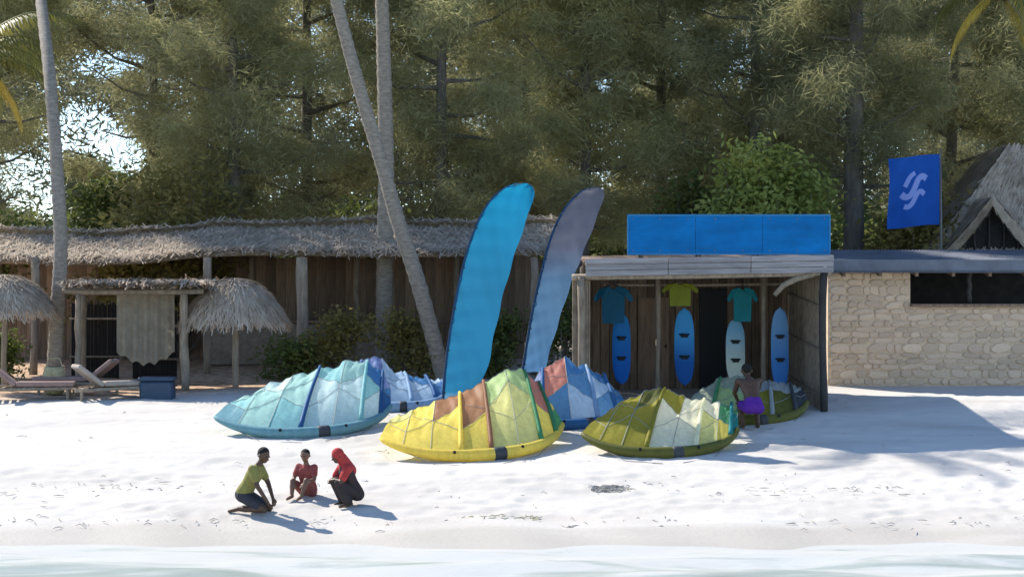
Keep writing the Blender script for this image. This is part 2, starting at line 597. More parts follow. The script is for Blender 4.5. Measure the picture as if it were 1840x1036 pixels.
def tree(px, Y, h, low, spread, nleaf, label, name="casuarina_tree", mleaf='needle', leaf=(0.36, 0.0115, 0.6), rad=0.24, path=None, group='casuarina trees behind the beach', nlimb=34, sig=0.42, lean=0.4):
    base = G(px, Y, -0.15)
    root = thing(name, base, label, 'tree', group)
    top = base + Vector((random.uniform(-lean, lean), random.uniform(-lean, lean), h))
    pth = [Vector(q) for q in path] if path else trunk_path(base, top, 0.35)
    t_ = MB()
    nn = len(pth)
    t_.tube(pth, [rad * (1 - 0.78 * i / (nn - 1)) * random.uniform(0.93, 1.07) * (1.35 if i == 0 else 1) for i in range(nn)], 9)
    tr_o = t_.build("trunk", M['bark'], root, smooth=True)
    limbs = MB()
    cen, sg = [], []
    for k in range(nlimb):
        f = low / h + (1 - low / h) * (k + random.random()) / nlimb
        f = min(f, 0.98)
        i = min(int(f * (nn - 1)), nn - 2)
        st = pth[i].lerp(pth[i + 1], f * (nn - 1) - i)
        prof = math.sin(math.pi * min(1, 0.18 + 0.80 * (f - low / h) / (1 - low / h))) ** 0.7
        ln = spread * prof * random.uniform(0.55, 1.1)
        a = k * 2.4 + random.uniform(-.5, .5)
        en = st + Vector((math.cos(a) * ln, math.sin(a) * ln, ln * random.uniform(0.05, 0.5)))
        md = st.lerp(en, 0.5) + Vector((0, 0, -0.08 * ln))
        limbs.tube([st, md, en], [0.05 + 0.012 * ln, 0.04, 0.012], 5, cap=False)
        for q in (0.45, 0.7, 0.88, 1.02):
            if random.random() < 0.85:
                c_ = st.lerp(en, q) + Vector((random.gauss(0, .25), random.gauss(0, .25), random.gauss(0.05, .2)))
                cen.append(c_)
                sg.append(sig * random.uniform(0.55, 1.25))
    limbs.build("limbs", M['bark'], root)
    v, f_ = leaves_np(np.array([tuple(c) for c in cen]), np.array(sg), nleaf, *leaf)
    mesh_np("crown", v, f_, M[mleaf], root)
    return root


adjs = [
    # px, Y, height, low, spread, label
    (-40, 60, 13.5, 2.5, 2.8, 'feathery casuarina at the far left edge, behind the leftmost thatched parasol'),
    (270, 62, 15.0, 3.2, 3.2, 'olive casuarina right of the sky gaps, behind the thatched gazebo'),
    (420, 58, 14.0, 3.4, 3.0, 'casuarina rising behind the round thatched parasol right of the gazebo'),
    (560, 63, 16.0, 3.0, 3.4, 'dark casuarina just left of the two crossing palm trunks'),
    (780, 60, 15.5, 3.2, 3.3, 'casuarina behind the bar roof, right of the crossing palm trunks'),
    (930, 65, 17.0, 3.0, 3.6, 'tall dark casuarina directly above the bright blue feather banner'),
    (1040, 61, 15.0, 3.4, 2.9, 'casuarina above the grey topped feather banner'),
    (1200, 64, 16.5, 3.2, 3.4, 'lighter casuarina over the left end of the blue sign board'),
    (1370, 61, 15.5, 4.0, 3.2, 'casuarina behind the green bush over the middle of the sign'),
    (1530, 57, 16.0, 4.6, 3.2, 'casuarina with a thick bare trunk between the sign board and the square blue flag'),
    (1690, 63, 16.5, 3.4, 3.5, 'casuarina directly behind the square blue flag'),
    (1850, 61, 15.0, 3.6, 3.2, 'casuarina at the far right behind the thatched gable'),
]
for a_ in adjs:
    tree(a_[0], a_[1], a_[2], a_[3], a_[4], 76000, a_[5], rad=0.36 if a_[0] == 1530 else 0.24)

# the wood further back, one mass nobody could count
cc = []
for k in range(520):
    Y = RNG.uniform(76, 92)
    cc.append(((RNG.uniform(-90, 1940) - PX) / F * Y, Y, RNG.uniform(2.5, 17.5)))
v, f_ = leaves_np(np.array(cc), 1.1, 290000, 0.55, 0.045, 0.4)
mesh_np("far_wood", v, f_, M['needle_far'], kind="stuff")


cc = []
for k in range(260):
    Y = RNG.uniform(66, 73)
    cc.append(((RNG.uniform(-60, 1900) - PX) / F * Y, Y, RNG.uniform(2.4, 6.2)))
v, f_ = leaves_np(np.array(cc), 0.7, 52000, 0.32, 0.06, 0.2)
mesh_np("undergrowth", v, f_, M['leaf'], kind="stuff")


def bush(px, Y, w, h, nleaf, label, m='leaf', leaf=(0.20, 0.05, 0.1), name='shrub', group=None, z0=0.0, stem=True):
    base = G(px, Y, -0.05)
    root = thing(name, base, label, 'shrub', group)
    cen = []
    s_ = MB()
    lobes = [(random.uniform(-.34, .34) * w, random.uniform(-.15, .15) * w, random.uniform(.62, 1.0) * h, random.uniform(.24, .42) * w) for _ in range(7 if w > 2 else 4)]
    for k in range(max(10, int(w * h * 9)) if w > 2 else 0):
        lx, ly, lz, lr = random.choice(lobes)
        d_ = Vector((random.gauss(0, 1), random.gauss(0, 1), random.gauss(0, 1))).normalized() * lr * random.uniform(.5, 1.05)
        p = base + Vector((lx + d_.x, ly + d_.y, max(z0 * .8, lz - lr + d_.z)))
        cen.append(tuple(p))
        if k % 3 == 0:
            s_.tube([base + Vector((random.uniform(-.1, .1), 0, 0)), base.lerp(p, .5) + Vector((0, 0, .1)), p], [0.04, 0.02, 0.008], 5, cap=False)
    for k in range(max(10, int(w * h * 9)) if w <= 2 else int(w * h * 4)):
        a, r_ = random.uniform(0, 6.28), math.sqrt(random.random())
        zz = z0 + (h - z0) * random.random() ** 0.8
        sh = math.sqrt(max(0.05, 1 - ((zz - z0 - (h - z0) * .4) / ((h - z0) * .68)) ** 2))
        p = base + Vector((math.cos(a) * r_ * w / 2 * sh, math.sin(a) * r_ * w / 3 * sh, zz))
        cen.append(tuple(p))
        if k % 3 == 0:
            s_.tube([base + Vector((random.uniform(-.1, .1), 0, 0)), base.lerp(p, .5) + Vector((0, 0, .1)), p], [0.03, 0.02, 0.008], 5, cap=False)
    s_.build("stem", M['bark'], root)
    v, f_ = leaves_np(np.array(cen), min(0.16 + 0.05 * w, .24), nleaf, *leaf, gap=False)
    mesh_np("foliage", v, f_, M[m], root)
    return root


bush(1370, 54.5, 3.3, 5.7, 12000, 'bright green leafy bush rising above the blue sign board', m='leaf_bright', leaf=(0.22, 0.05, 0.15), z0=2.6)
bush(320, 56, 4.4, 5.2, 9000, 'olive yellow bush spilling over the bar roof behind the gazebo', m='leaf_olive', leaf=(0.22, 0.05, 0.1), z0=1.5)
bush(188, 60, 2.0, 4.9, 3000, 'dark rounded bush below the bright sky gap', leaf=(0.2, 0.05, 0.1), z0=1.5)
bush(1240, 57, 2.2, 5.0, 4000, 'green bush behind the left half of the sign board', leaf=(0.22, 0.06, 0.1), z0=2)
bush(1660, 55, 2.4, 4.6, 4000, 'yellow green bush under the square blue flag', m='leaf_olive', leaf=(0.22, 0.05, 0.1), z0=2)
bush(20, 57, 2.4, 3.7, 5000, 'green bush at the far left above the bar roof', leaf=(0.24, 0.06, 0.1), z0=1.5)
und_spots = [(1012, 1.2, 2.3, 'leafy shrub filling the gap between the bar and the shed'), (520, 1.2, 1.2, 'low dull shrub left of the bare bar post'), (612, 1.4, 1.5, 'low shrub under the bar roof right of the bare bar post'), (725, 1.3, 1.5, 'low shrub between the two palm trunks at the bar'),
             (900, 1.2, 1.4, 'low green shrub between the two feather banners'), (-5, 0.9, 1.1, 'light green leafy plant under the leftmost parasol')]
for px, w, h, lab in und_spots:
    bush(px, 50.0 if px > 450 else 48.6, w, h, 1900, lab, m='leaf_olive' if px in (725, 612) else 'leaf', leaf=(0.15, 0.035, 0.1), group='shrubs along the beach bar')


def frond(mb, base, az, length, el0, droop, nleaf=46, wl=0.55, curl=0.0):
    """one feather palm frond: curved rib with hanging leaflets"""
    p = Vector(base)
    el = el0
    st = length / nleaf
    pts = [p.copy()]
    for i in range(nleaf):
        el -= droop / nleaf * (0.4 + 1.2 * i / nleaf)
        az2 = az + curl * i / nleaf
        d = Vector((math.cos(az2) * math.cos(el), math.sin(az2) * math.cos(el), math.sin(el)))
        p = p + d * st
        pts.append(p.copy())
        f = i / nleaf
        if i > 4:
            side = Vector((-math.sin(az2), math.cos(az2), 0))
            ll = wl * (math.sin(math.pi * (0.12 + 0.86 * f)) ** 0.6) * random.uniform(0.85, 1.1)
            for sgn in (-1, 1):
                dr = (side * sgn * 0.8 + d * 0.55 + Vector((0, 0, -0.55 - random.uniform(0, .35)))).normalized()
                w_ = d * 0.024
                q0 = p
                q1 = p + dr * ll * 0.5 + Vector((0, 0, 0.03))
                q2 = p + dr * ll + Vector((0, 0, -0.1 * ll))
                mb.add([q0 - w_ * .5, q0 + w_ * .5, q1 + w_, q2, q1 - w_], [(0, 1, 2, 4), (4, 2, 3)])
    mb.tube(pts[::3], [0.03 * (1 - 0.8 * i / len(pts[::3])) + .004 for i in range(len(pts[::3]))], 5, cap=False)


def palm(path, rad, label, nfr=15, flen=3.6, dry=2, head=True):
    path = [Vector(p) for p in path]
    # finer path for the ringed trunk
    fine = []
    for i in range(len(path) - 1):
        p0, p1, p2, p3 = path[max(i - 1, 0)], path[i], path[i + 1], path[min(i + 2, len(path) - 1)]
        for k in range(14):
            t = k / 14
            fine.append(0.5 * ((2 * p1) + (p2 - p0) * t + (2 * p0 - 5 * p1 + 4 * p2 - p3) * t * t + (-p0 + 3 * p1 - 3 * p2 + p3) * t ** 3))
    fine.append(path[-1])
    nn = len(fine)
    root = thing("palm_tree", fine[0], label, 'palm tree', 'palm trees on the beach')
    t_ = MB()
    t_.tube(fine, [rad * (1.0 - 0.35 * i / nn) * (1.05 if i % 2 else 0.955) * (1.25 if i < 2 else 1) for i in range(nn)], 12)
    t_.build("trunk", M['palm_bark'], root, smooth=True)
    if head:
        tip = fine[-1]
        for k in range(nfr):
            mb = MB()
            frond(mb, tip, k * 2.399 + random.uniform(-.2, .2), flen * random.uniform(.85, 1.1), R(random.uniform(0, 70)), R(random.uniform(80, 125)), curl=random.uniform(-.3, .3))
            mb.build("frond", M['frond'], root)
        for k in range(dry):
            mb = MB()
            frond(mb, tip, random.uniform(0, 6.28), flen * .8, R(-35), R(50))
            mb.build("dry_frond", M['frond_dry'], root)
        mb = MB()
        for k in range(6):
            a = k * 1.05
            mb.ball(tip + Vector((math.cos(a) * .22, math.sin(a) * .22, -.25)), (.12, .12, .15), 8, 6)
        mb.build("coconuts", M['leaf_olive'], root, smooth=True)
    return root


palm([G(95, 48, -.1), P(103, 560, 48), P(109, 450, 48), P(104, 330, 48.4), P(90, 140, 49.5), P(74, 0, 52), P(66, -90, 55), P(60, -170, 58)], 0.185, 'slender grey palm trunk standing in front of the leftmost parasol and gazebo')
palm([G(690, 52, -.1), P(691, 480, 52), P(694, 300, 52), P(690, 120, 52), P(686, 0, 52), P(676, -200, 52)], 0.23, 'upright palm trunk rising behind the bar, crossed by the leaning palm')
palm([G(800, 49.5, -.1), P(752, 510, 49.5), P(716, 400, 49.5), P(688, 300, 49.5), P(655, 190, 49.5), P(622, 70, 49.5), P(590, -60, 49.5), P(560, -190, 49.5)], 0.20, 'leaning grey palm trunk curving up left from behind the bright blue banner')
palm([G(-170, 52, -.1), P(-150, 400, 52), P(-110, 240, 52), P(-52, 95, 52)], 0.2, 'palm at the far left whose yellow green fronds hang into the top corner', flen=3.0)
palm([G(1960, 54, -.1), P(1930, 300, 54), P(1870, 80, 54), P(1800, -25, 54)], 0.2, 'palm at the top right corner with a yellow dry frond hanging down', flen=3.0, dry=4)

# ------------------------------------------------------------------ thatch


def thatch_strips(quadsurf, n, length, width, seed=1, lift=0.05):
    """palm-leaf thatch: n overlapping stems hanging down a roof surface. quadsurf(u,v)->point, v down the slope"""
    r = np.random.default_rng(seed)
    V, Fq = [], []
    for i in range(n):
        u, v = r.random(), r.random() ** 0.9
        p = quadsurf(u, v)
        q = quadsurf(min(1, max(0, u + r.normal(0, .004))), v + 0.03)
        d = (q - p)
        if d.length < 1e-6:
            continue
        d.normalize()
        d = (d + Vector((r.normal(0, .12), r.normal(0, .06), r.normal(-.12, .08)))).normalized()
        e = quadsurf(min(1, u + .01), v) - quadsurf(max(0, u - .01), v)
        e.normalize()
        nrm = e.cross(d)
        if nrm.z < 0:
            nrm = -nrm
        L = length * r.uniform(.6, 1.25)
        w = e * width * r.uniform(.5, 1.2)
        o = nrm * lift * r.uniform(0.1, 1.0)
        k = len(V)
        V += [p + o - w, p + o + w, p + o + d * L + w * .7 + nrm * .02, p + o + d * L - w * .7 + nrm * .02]
        Fq.append((k, k + 1, k + 2, k + 3))
    return V, Fq


def wood_post(name, base, top, r, label, cat='post', group=None, m='pole', parent=None):
    mb = MB()
    k = 7
    base, top = Vector(base), Vector(top)
    mb.tube([base.lerp(top, i / (k - 1)) + Vector((random.uniform(-.02, .02), random.uniform(-.02, .02), 0)) for i in range(k)], [r * random.uniform(.9, 1.1) for _ in range(k)], 9)
    o = mb.build(name, M[m], parent, smooth=True)
    if label:
        tag(o, label, cat, group)
    return o


# ---- the long beach bar at the back left
bar = thing("beach_bar", G(480, 53, 0), 'long open beach bar under a grey thatched roof on bare poles', 'beach bar')
xl, xr = P(-120, 0, 51).x, P(1015, 0, 51).x


def bar_front(u, v):
    x = xl + (xr - xl) * u
    ridge = ZC + (500 - 405 + 3 * math.sin(x * 1.3) - 8 * (1 - math.tanh((x + 8) * 1.2))) / F * 53.5 + .02 * math.sin(3.1 * x)
    eave = ZC + (500 - 449 + 2 * math.sin(x * 0.9 + 1) - 7 * (1 - math.tanh((x + 8.5) * 1.2))) / F * 51.0
    vv = v ** 1.0
    return Vector((x, 53.6 - 2.6 * vv, ridge + (eave - ridge) * vv - 0.05 * math.sin(math.pi * min(vv, 1))))


def bar_back(u, v):
    p = bar_front(u, v)
    return Vector((p.x, 53.6 + 3.2 * v, p.z))


mb = MB()
mb.sheet([[bar_front(i / 40, j / 6) for j in range(7)] for i in range(41)])
mb.sheet([[bar_back(i / 40, j / 6) for j in range(7)] for i in range(41)])
mb.build("roof_deck", M['thatch'], bar)
for nm, sf, nn, sd in (("thatch_front", bar_front, 12000, 3), ("thatch_back", bar_back, 5000, 4)):
    V, Fq = thatch_strips(sf, nn, 0.55, 0.016, sd, 0.10)
    m_ = MB()
    m_.add(V, Fq)
    m_.build(nm, M['thatch_tan_sunlit'], bar, kind='stuff')


def ridge_surf(u, v):
    p = bar_front(u, 0)
    a = (v - .5) * 2.2
    return Vector((p.x, p.y + math.sin(a) * .42, p.z + .10 + math.cos(a) * .16 - .1))


V, Fq = thatch_strips(ridge_surf, 5000, 0.32, 0.016, 9, 0.04)
m_ = MB()
m_.add(V, Fq)
m_.build("ridge_thatch", M['thatch_tan_sunlit'], bar, kind='stuff')  # pale tan paints the sun caught along the ridge
mb = MB()
for px in (60, 372, 545, 880, 960):
    wood_post("post", G(px, 50.7, -.1), P(px + random.uniform(-4, 4), 462, 50.7), 0.15 if px == 545 else 0.10, None, parent=bar)
for px in (0, 220, 450, 640, 820, 990):
    wood_post("post", G(px, 56.0, -.1), P(px, 462, 56.0), 0.09, None, parent=bar)
mb.tube([Vector((xl + (xr - xl) * i / 12, 51.15, bar_front(i / 12, .93).z - .13)) for i in range(13)], 0.07, 8)
mb.build("eave_beam", M['pole'], bar, smooth=True)
# back wall of upright boards, in the shade of the roof
bx0 = xl
k = 0
pm = MB().box((0, 0, 1.4), (0.268, 0.04, 2.8), bev=.006)
proto = pm.build("board", M['plank'], None)
pmesh = proto.data
bpy.data.objects.remove(proto)
nb_ = int((xr - xl) / 0.272)
for i in range(nb_):
    o = bpy.data.objects.new("board", pmesh)
    C.objects.link(o)
    o.parent = bar
    wpos = Vector((xl + (i + .5) * 0.272, 56.2 + random.uniform(-.01, .01), gz(56.2)))
    o.location = wpos - ORIGIN[bar]
    o.scale = (1, 1, random.uniform(.97, 1.05))
mb = MB()
mb.box(((xl + xr) / 2 + 1.2, 54.2, gz(54) + .55), (5.2, .6, 1.1), bev=.03)
mb.build("counter", M['reed'], bar)
mb = MB()
mb.box(((xl + xr) / 2 + 1.2, 54.15, gz(54) + 1.135), (5.5, .8, .06), bev=.015)
mb.build("counter_top", M['plank'], bar)

# ---- gazebo of poles with a hanging cloth, left
gaz = thing("pole_gazebo", G(230, 47.2, 0), 'flat roofed gazebo of rough poles with brush roof and a hanging tan curtain', 'gazebo')
zt = P(0, 528, 47).z
for px, Y in ((140, 46.6), (332, 46.6), (150, 48.8), (330, 48.8)):
    wood_post("post", G(px, Y, -.1), Vector((P(px, 0, Y).x, Y, zt)), 0.095 if px > 300 else .07, None, parent=gaz)
for (a, b_, Y) in ((112, 366, 46.55), (118, 362, 48.85)):
    mb = MB()
    mb.tube([Vector((P(a + (b_ - a) * i / 6, 0, Y).x, Y + random.uniform(-.02, .02), zt + .06 + random.uniform(-.02, .02))) for i in range(7)], .065, 8)
    mb.build("beam", M['pole'], gaz, smooth=True)
for i in range(9):
    x = P(125 + i * 28, 0, 47).x
    mb = MB()
    mb.tube([Vector((x, 46.3, zt + .16)), Vector((x + .03, 47.6, zt + .18)), Vector((x, 49.1, zt + .16))], .035, 6)
    mb.build("rafter", M['pole'], gaz, smooth=True)


def gz_roof(u, v):
    return Vector((P(112, 0, 46.3).x + u * 3.35, 49.1 - 2.85 * v, zt + .21 + .05 * math.sin(u * 17) * math.sin(v * 9)))


V, Fq = thatch_strips(gz_roof, 2600, 0.5, 0.02, 11, 0.12)
m_ = MB()
m_.add(V, Fq)
m_.build("brush_roof", M['thatch_tan_sunlit'], gaz, kind='stuff')
mb = MB()
g_ = []
x0, x1 = P(208, 0, 47.6).x, P(312, 0, 47.6).x
for i in range(37):
    t = i / 36
    row = []
    for j in range(9):
        s_ = j / 8
        bot = 1.35 + .28 * math.sin(t * 3.1) + .04 * math.sin(t * 31)
        row.append(Vector((x0 + (x1 - x0) * t, 47.7 + .07 * math.sin(t * 34) * (.4 + .6 * s_), zt - s_ * bot)))
    g_.append(row)
mb.sheet(g_)
mb.build("curtain", M['cream'], gaz, smooth=True)

# dark reed sheets added behind the gazebo, standing in for its shaded openings
for (a, b_, Y, top, lab) in ((128, 214, 49.6, 545, 'dark reed sheet standing in for shade in the left bay of the gazebo'), (238, 318, 49.6, 560, 'dark reed sheet standing in for shade behind the gazebo curtain')):
    sc_ = thing("shade_screen", G((a + b_) / 2, Y, 0), lab, 'screen', 'dark sheets standing in for shade behind the gazebo')
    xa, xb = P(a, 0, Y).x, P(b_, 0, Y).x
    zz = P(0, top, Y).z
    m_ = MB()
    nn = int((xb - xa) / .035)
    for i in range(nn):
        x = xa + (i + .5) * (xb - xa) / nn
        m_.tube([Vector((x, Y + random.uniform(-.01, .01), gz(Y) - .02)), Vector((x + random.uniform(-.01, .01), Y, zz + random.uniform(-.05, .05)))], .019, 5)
    m_.build("shade_reeds", M['dark'], sc_, kind='stuff')
    for hh in (.3, .8):
        m_ = MB()
        m_.tube([Vector((xa - .05, Y - .03, gz(Y) + (zz - gz(Y)) * hh)), Vector((xb + .05, Y - .03, gz(Y) + (zz - gz(Y)) * hh))], .025, 6)
        m_.build("rail", M['pole'], sc_)


def parasol(px, Y, apex_py, rim_py, rad, label, fringe=.3):
    c = G(px, Y, 0)
    root = thing("thatched_parasol", c, label, 'parasol', 'thatched parasols on the beach')
    za, zr = P(0, apex_py, Y).z, P(0, rim_py, Y).z
    wood_post("pole", c - Vector((0, 0, .2)), Vector((c.x, c.y, za - .05)), .07, None, parent=root)

    def sf(u, v):
        a = u * 2 * math.pi
        r_ = rad * min(v, 1.2) ** .85
        return Vector((c.x + math.cos(a) * r_, c.y + math.sin(a) * r_, za + (zr - za) * v ** 1.9))
    for k in range(8):
        m_ = MB()
        a = k * math.pi / 4 + .2
        m_.tube([Vector((c.x, c.y, za - .1)), Vector((c.x + math.cos(a) * rad * .93, c.y + math.sin(a) * rad * .93, zr - .02))], .022, 6)
        m_.build("spoke", M['pole'], root)
    m_ = MB()
    m_.sheet([[sf(i / 32, .02 + .96 * j / 6) + Vector((0, 0, -.02)) for j in range(7)] for i in range(33)])
    m_.build("underlay", M['thatch'], root)
    V, Fq = thatch_strips(sf, 6000, .36, .014, int(px) + 50, .07)
    m_ = MB()
    m_.add(V, Fq)
    m_.build("thatch", M['thatch_tan_sunlit'], root, kind='stuff')
    return root


parasol(422, 47.3, 504, 574, 1.16, 'round thatched parasol right of the gazebo, nearest the turquoise kite')
parasol(8, 47.0, 498, 556, 1.12, 'leftmost thatched parasol with deep shade beneath, cut by the photo edge')

# ---- loungers and clutter at the left


def lounger(px, Y, yaw, m, label, back=R(38)):
    c = G(px, Y, 0)
    root = thing("sun_lounger", c, label, 'sun lounger', 'sun loungers by the gazebo')
    rot = Matrix.Rotation(yaw, 3, 'Z')

    def T(x, y, z):
        return c + rot @ Vector((x, y, 0)) + Vector((0, 0, z + gz((c + rot @ Vector((x, y, 0))).y) - c.z))
    for sx in (-.8, .8):
        for sy in (-.28, .28):
            m_ = MB()
            m_.tube([T(sx, sy, -.05), T(sx, sy, .26)], .035, 8)
            m_.build("leg", M['pole'], root)
    for sy in (-.31, .31):
        m_ = MB()
        m_.tube([T(-.95, sy, .28), T(.95, sy, .28)], .035, 8)
        m_.build("side_rail", M['pole'], root)
    for i in range(12):
        m_ = MB()
        m_.box(T(-.88 + i * .16, 0, .29), (.10, .64, .025), rot, bev=.006)
        m_.build("slat", M['plank'], root)
    m_ = MB()
    m_.box(T(.33, 0, .36), (1.24, .60, .10), rot, bev=.035)
    m_.build("mattress", M[m], root, smooth=False)
    m_ = MB()
    rb = rot @ Matrix.Rotation(back, 3, 'Y')
    m_.box(T(-.58, 0, .36 + .30 * math.sin(back) + .02), (.70, .60, .10), rb, bev=.035)
    m_.build("backrest", M[m], root)
    return root


lounger(55, 44.4, R(8), 'cushion_pink', 'faded pinkish sun lounger at the left photo edge, left of the woven basket')
lounger(205, 44.5, R(28), 'cushion', 'pale cushioned sun lounger in front of the gazebo, left of the blue cool box')
lounger(140, 45.6, R(172), 'cushion_pink', 'pinkish lounger set back at the foot of the slender palm')

cb = thing("cool_box", G(283, 44.6, 0), 'dark blue cool box with a lid, on the sand by the right gazebo post', 'cool box')
c = G(283, 44.6, 0)
MB().box(c + Vector((0, 0, .2)), (.72, .45, .42), bev=.04).build("body", M['navy'], cb)
MB().box(c + Vector((0, 0, .455)), (.76, .49, .08), bev=.03).build("lid", M['navy'], cb)
m_ = MB()
m_.tube([c + Vector((-.39, 0, .3)), c + Vector((-.43, -.12, .32)), c + Vector((-.43, .12, .32)), c + Vector((-.39, 0, .3))], .015, 6)
m_.tube([c + Vector((.39, 0, .3)), c + Vector((.43, -.12, .32)), c + Vector((.43, .12, .32)), c + Vector((.39, 0, .3))], .015, 6)
m_.build("handle", M['fibreglass'], cb)

bk = thing("woven_basket", G(97, 45.7, 0), 'tall woven tan basket standing at the foot of the slender palm', 'basket')
c = G(97, 45.7, 0)
m_ = MB()
m_.tube([c + Vector((0, 0, z)) for z in (0, .1, .3, .5, .62, .62, .1)], [.17, .24, .27, .24, .2, .17, .17], 18)
m_.build("body", M['tanbag'], bk, smooth=True)
m_ = MB()
m_.tube([c + Vector((-.19, 0, .6)), c + Vector((-.12, 0, .8)), c + Vector((.12, 0, .8)), c + Vector((.19, 0, .6))], .015, 6)
m_.build("handle", M['tanbag'], bk)

# ------------------------------------------------------------------ coral stone building on the right
wl = thing("stone_building", G(1680, 48.2, 0), 'low coral stone building with a long dark serving opening under a tin roof', 'building')
WY0 = 48.0
x0, x1, xo = P(1488, 0, WY0).x, P(1990, 0, WY0).x, P(1636, 0, WY0).x
zb, zt_, zs = gz(WY0) - .15, P(0, 489, WY0).z, P(0, 551, WY0).z
m_ = MB()
m_.box(((x0 + xo) / 2, WY0 + .21, (zb + zt_) / 2), (xo - x0, .36, zt_ - zb))
m_.box(((xo + x1) / 2 + .002, WY0 + .21, (zb + zs) / 2), (x1 - xo - .004, .36, zs - zb))
m_.build("wall", M['mortar'], wl)
wall_part = bpy.data.objects[-1] if False else [o for o in wl.children if o.name.startswith("wall")][0]
# rubble stones, each its own piece, bedded proud of the mortar
smesh = []
for k in range(7):
    r = random.Random(40 + k)
    npt = 9
    ang = [2 * math.pi * (i + r.uniform(-.3, .3)) / npt for i in range(npt)]
    vs = []
    for (dep, sc) in ((0.0, 1.0), (-.035, 1.0), (-.055, .82)):
        for a in ang:
            sq = 1 / max(abs(math.cos(a)), abs(math.sin(a)))
            rr_ = .5 * (0.45 * sq + .55) * r.uniform(.92, 1.06)
            vs.append((math.cos(a) * rr_ * sc, dep, math.sin(a) * rr_ * sc))
    fs = []
    for q in range(2):
        for i in range(npt):
            j = (i + 1) % npt
            fs.append((q * npt + i, q * npt + j, (q + 1) * npt + j, (q + 1) * npt + i))
    fs.append(tuple(2 * npt + i for i in range(npt)))
    me = bpy.data.meshes.new("stone")
    me.from_pydata(vs, [], fs)
    me.materials.append(M['stone'])
    me.update()
    smesh.append(me)
z = zb + .16
ns = 0
while z < zt_ - .06:
    hh = random.uniform(.11, .25)
    x = x0 + random.uniform(0, .1)
    lim = P(1900, 0, WY0).x
    while x < (lim if z + hh < zs + .02 else xo):
        ww = random.uniform(.14, .50)
        if x + ww > xo and z + hh > zs:
            ww = xo - x
            if ww < .12:
                break
        if z + hh > zt_:
            hh = zt_ - z
        o = bpy.data.objects.new("stone", random.choice(smesh))
        C.objects.link(o)
        o.parent = wall_part
        o.location = Vector((x + ww / 2, WY0 + .03, z + hh / 2 + random.uniform(-.015, .015))) - ORIGIN[wl]
        o.scale = (ww * .97, random.uniform(.35, .85), hh * .97)
        o.rotation_euler = (0, random.uniform(-.16, .16), 0)
        ns += 1
        x += ww
    z += hh
MB().box(((xo + x1) / 2, WY0 + .16, zs + .035), (x1 - xo - .01, .55, .07), bev=.015).build("sill", M['plank'], wl)
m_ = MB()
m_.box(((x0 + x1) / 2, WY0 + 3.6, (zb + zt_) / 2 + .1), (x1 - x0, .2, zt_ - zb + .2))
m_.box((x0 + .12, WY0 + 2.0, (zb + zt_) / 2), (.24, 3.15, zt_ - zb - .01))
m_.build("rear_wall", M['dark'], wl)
for px in (1745, 1850):
    wood_post("post", Vector((P(px, 0, WY0).x, WY0 + .2, zs + .06)), Vector((P(px, 0, WY0).x, WY0 + .2, zt_ + .1)), .06, None, parent=wl, m='pole_dark')
# corrugated roof
ze = P(0, 489, 47.5).z


def tin_pt(i, j, ni, t=0):
    x = x0 - .1 + (x1 - x0 + .2) * i / ni
    return Vector((x, 47.45 + 4.3 * j, ze + .02 + t + .02 * math.sin(i * math.pi / 2) + .55 * j))


m_ = MB()
m_.sheet([[tin_pt(i, j, 320) for j in (0, .5, 1)] for i in range(321)])
m_.build("tin_roof", M['tin'], wl, smooth=True)
MB().box(((x0 + x1) / 2, 47.5, ze - .06 + .20), (x1 - x0 + .2, .03, .30), bev=.005).build("fascia", M['tin'], wl)
for i in range(8):
    x = x0 + .3 + i * (x1 - x0 - .6) / 7
    MB().box((x, 49.6, ze + .21), (.07, 4.1, .09), Matrix.Rotation(math.atan(.55 / 4.3), 3, 'X')).build("rafter", M['plank'], wl)

# thatched A-frame hut behind it
hut = thing("thatched_hut", G(1800, 55, 0), 'tall thatched hut with a dark triangular gable, behind the stone building', 'hut')
HY = 54.0
apx = P(1872, 258, HY + 2.6)
lf, rt = P(1652, 462, HY), P(2060, 462, HY)


def hut_front(u, v):
    a, b2 = Vector((apx.x - .9, apx.y, apx.z)), Vector((apx.x + .9, apx.y, apx.z))
    t = a.lerp(b2, u)
    e = lf.lerp(rt, u)
    return t.lerp(e, v) - Vector((0, 0, .12 * math.sin(math.pi * v)))


def hut_left(u, v):
    t = Vector((apx.x - .9, apx.y + 2.5 * u, apx.z))
    e = Vector((lf.x, HY + 6.5 * u, lf.z))
    return t.lerp(e, v) - Vector((0, 0, .12 * math.sin(math.pi * v)))


def hut_right(u, v):
    t = Vector((apx.x + .9, apx.y + 2.5 * u, apx.z))
    e = Vector((rt.x, HY + 6.5 * u, rt.z))
    return t.lerp(e, v) - Vector((0, 0, .12 * math.sin(math.pi * v)))


for sf, nn, sd in ((hut_front, 5200, 21), (hut_left, 3500, 22), (hut_right, 1500, 23)):
    m_ = MB()
    m_.sheet([[sf(i / 8, j / 8) - Vector((0, 0, .04)) for j in range(9)] for i in range(9)])
    m_.build("roof_slope", M['thatch'], hut)
    V, Fq = thatch_strips(sf, nn, .5, .018, sd, .08)
    m_ = MB()
    m_.add(V, Fq)
    m_.build("thatch", M['thatch_tan_sunlit'], hut, kind='stuff')
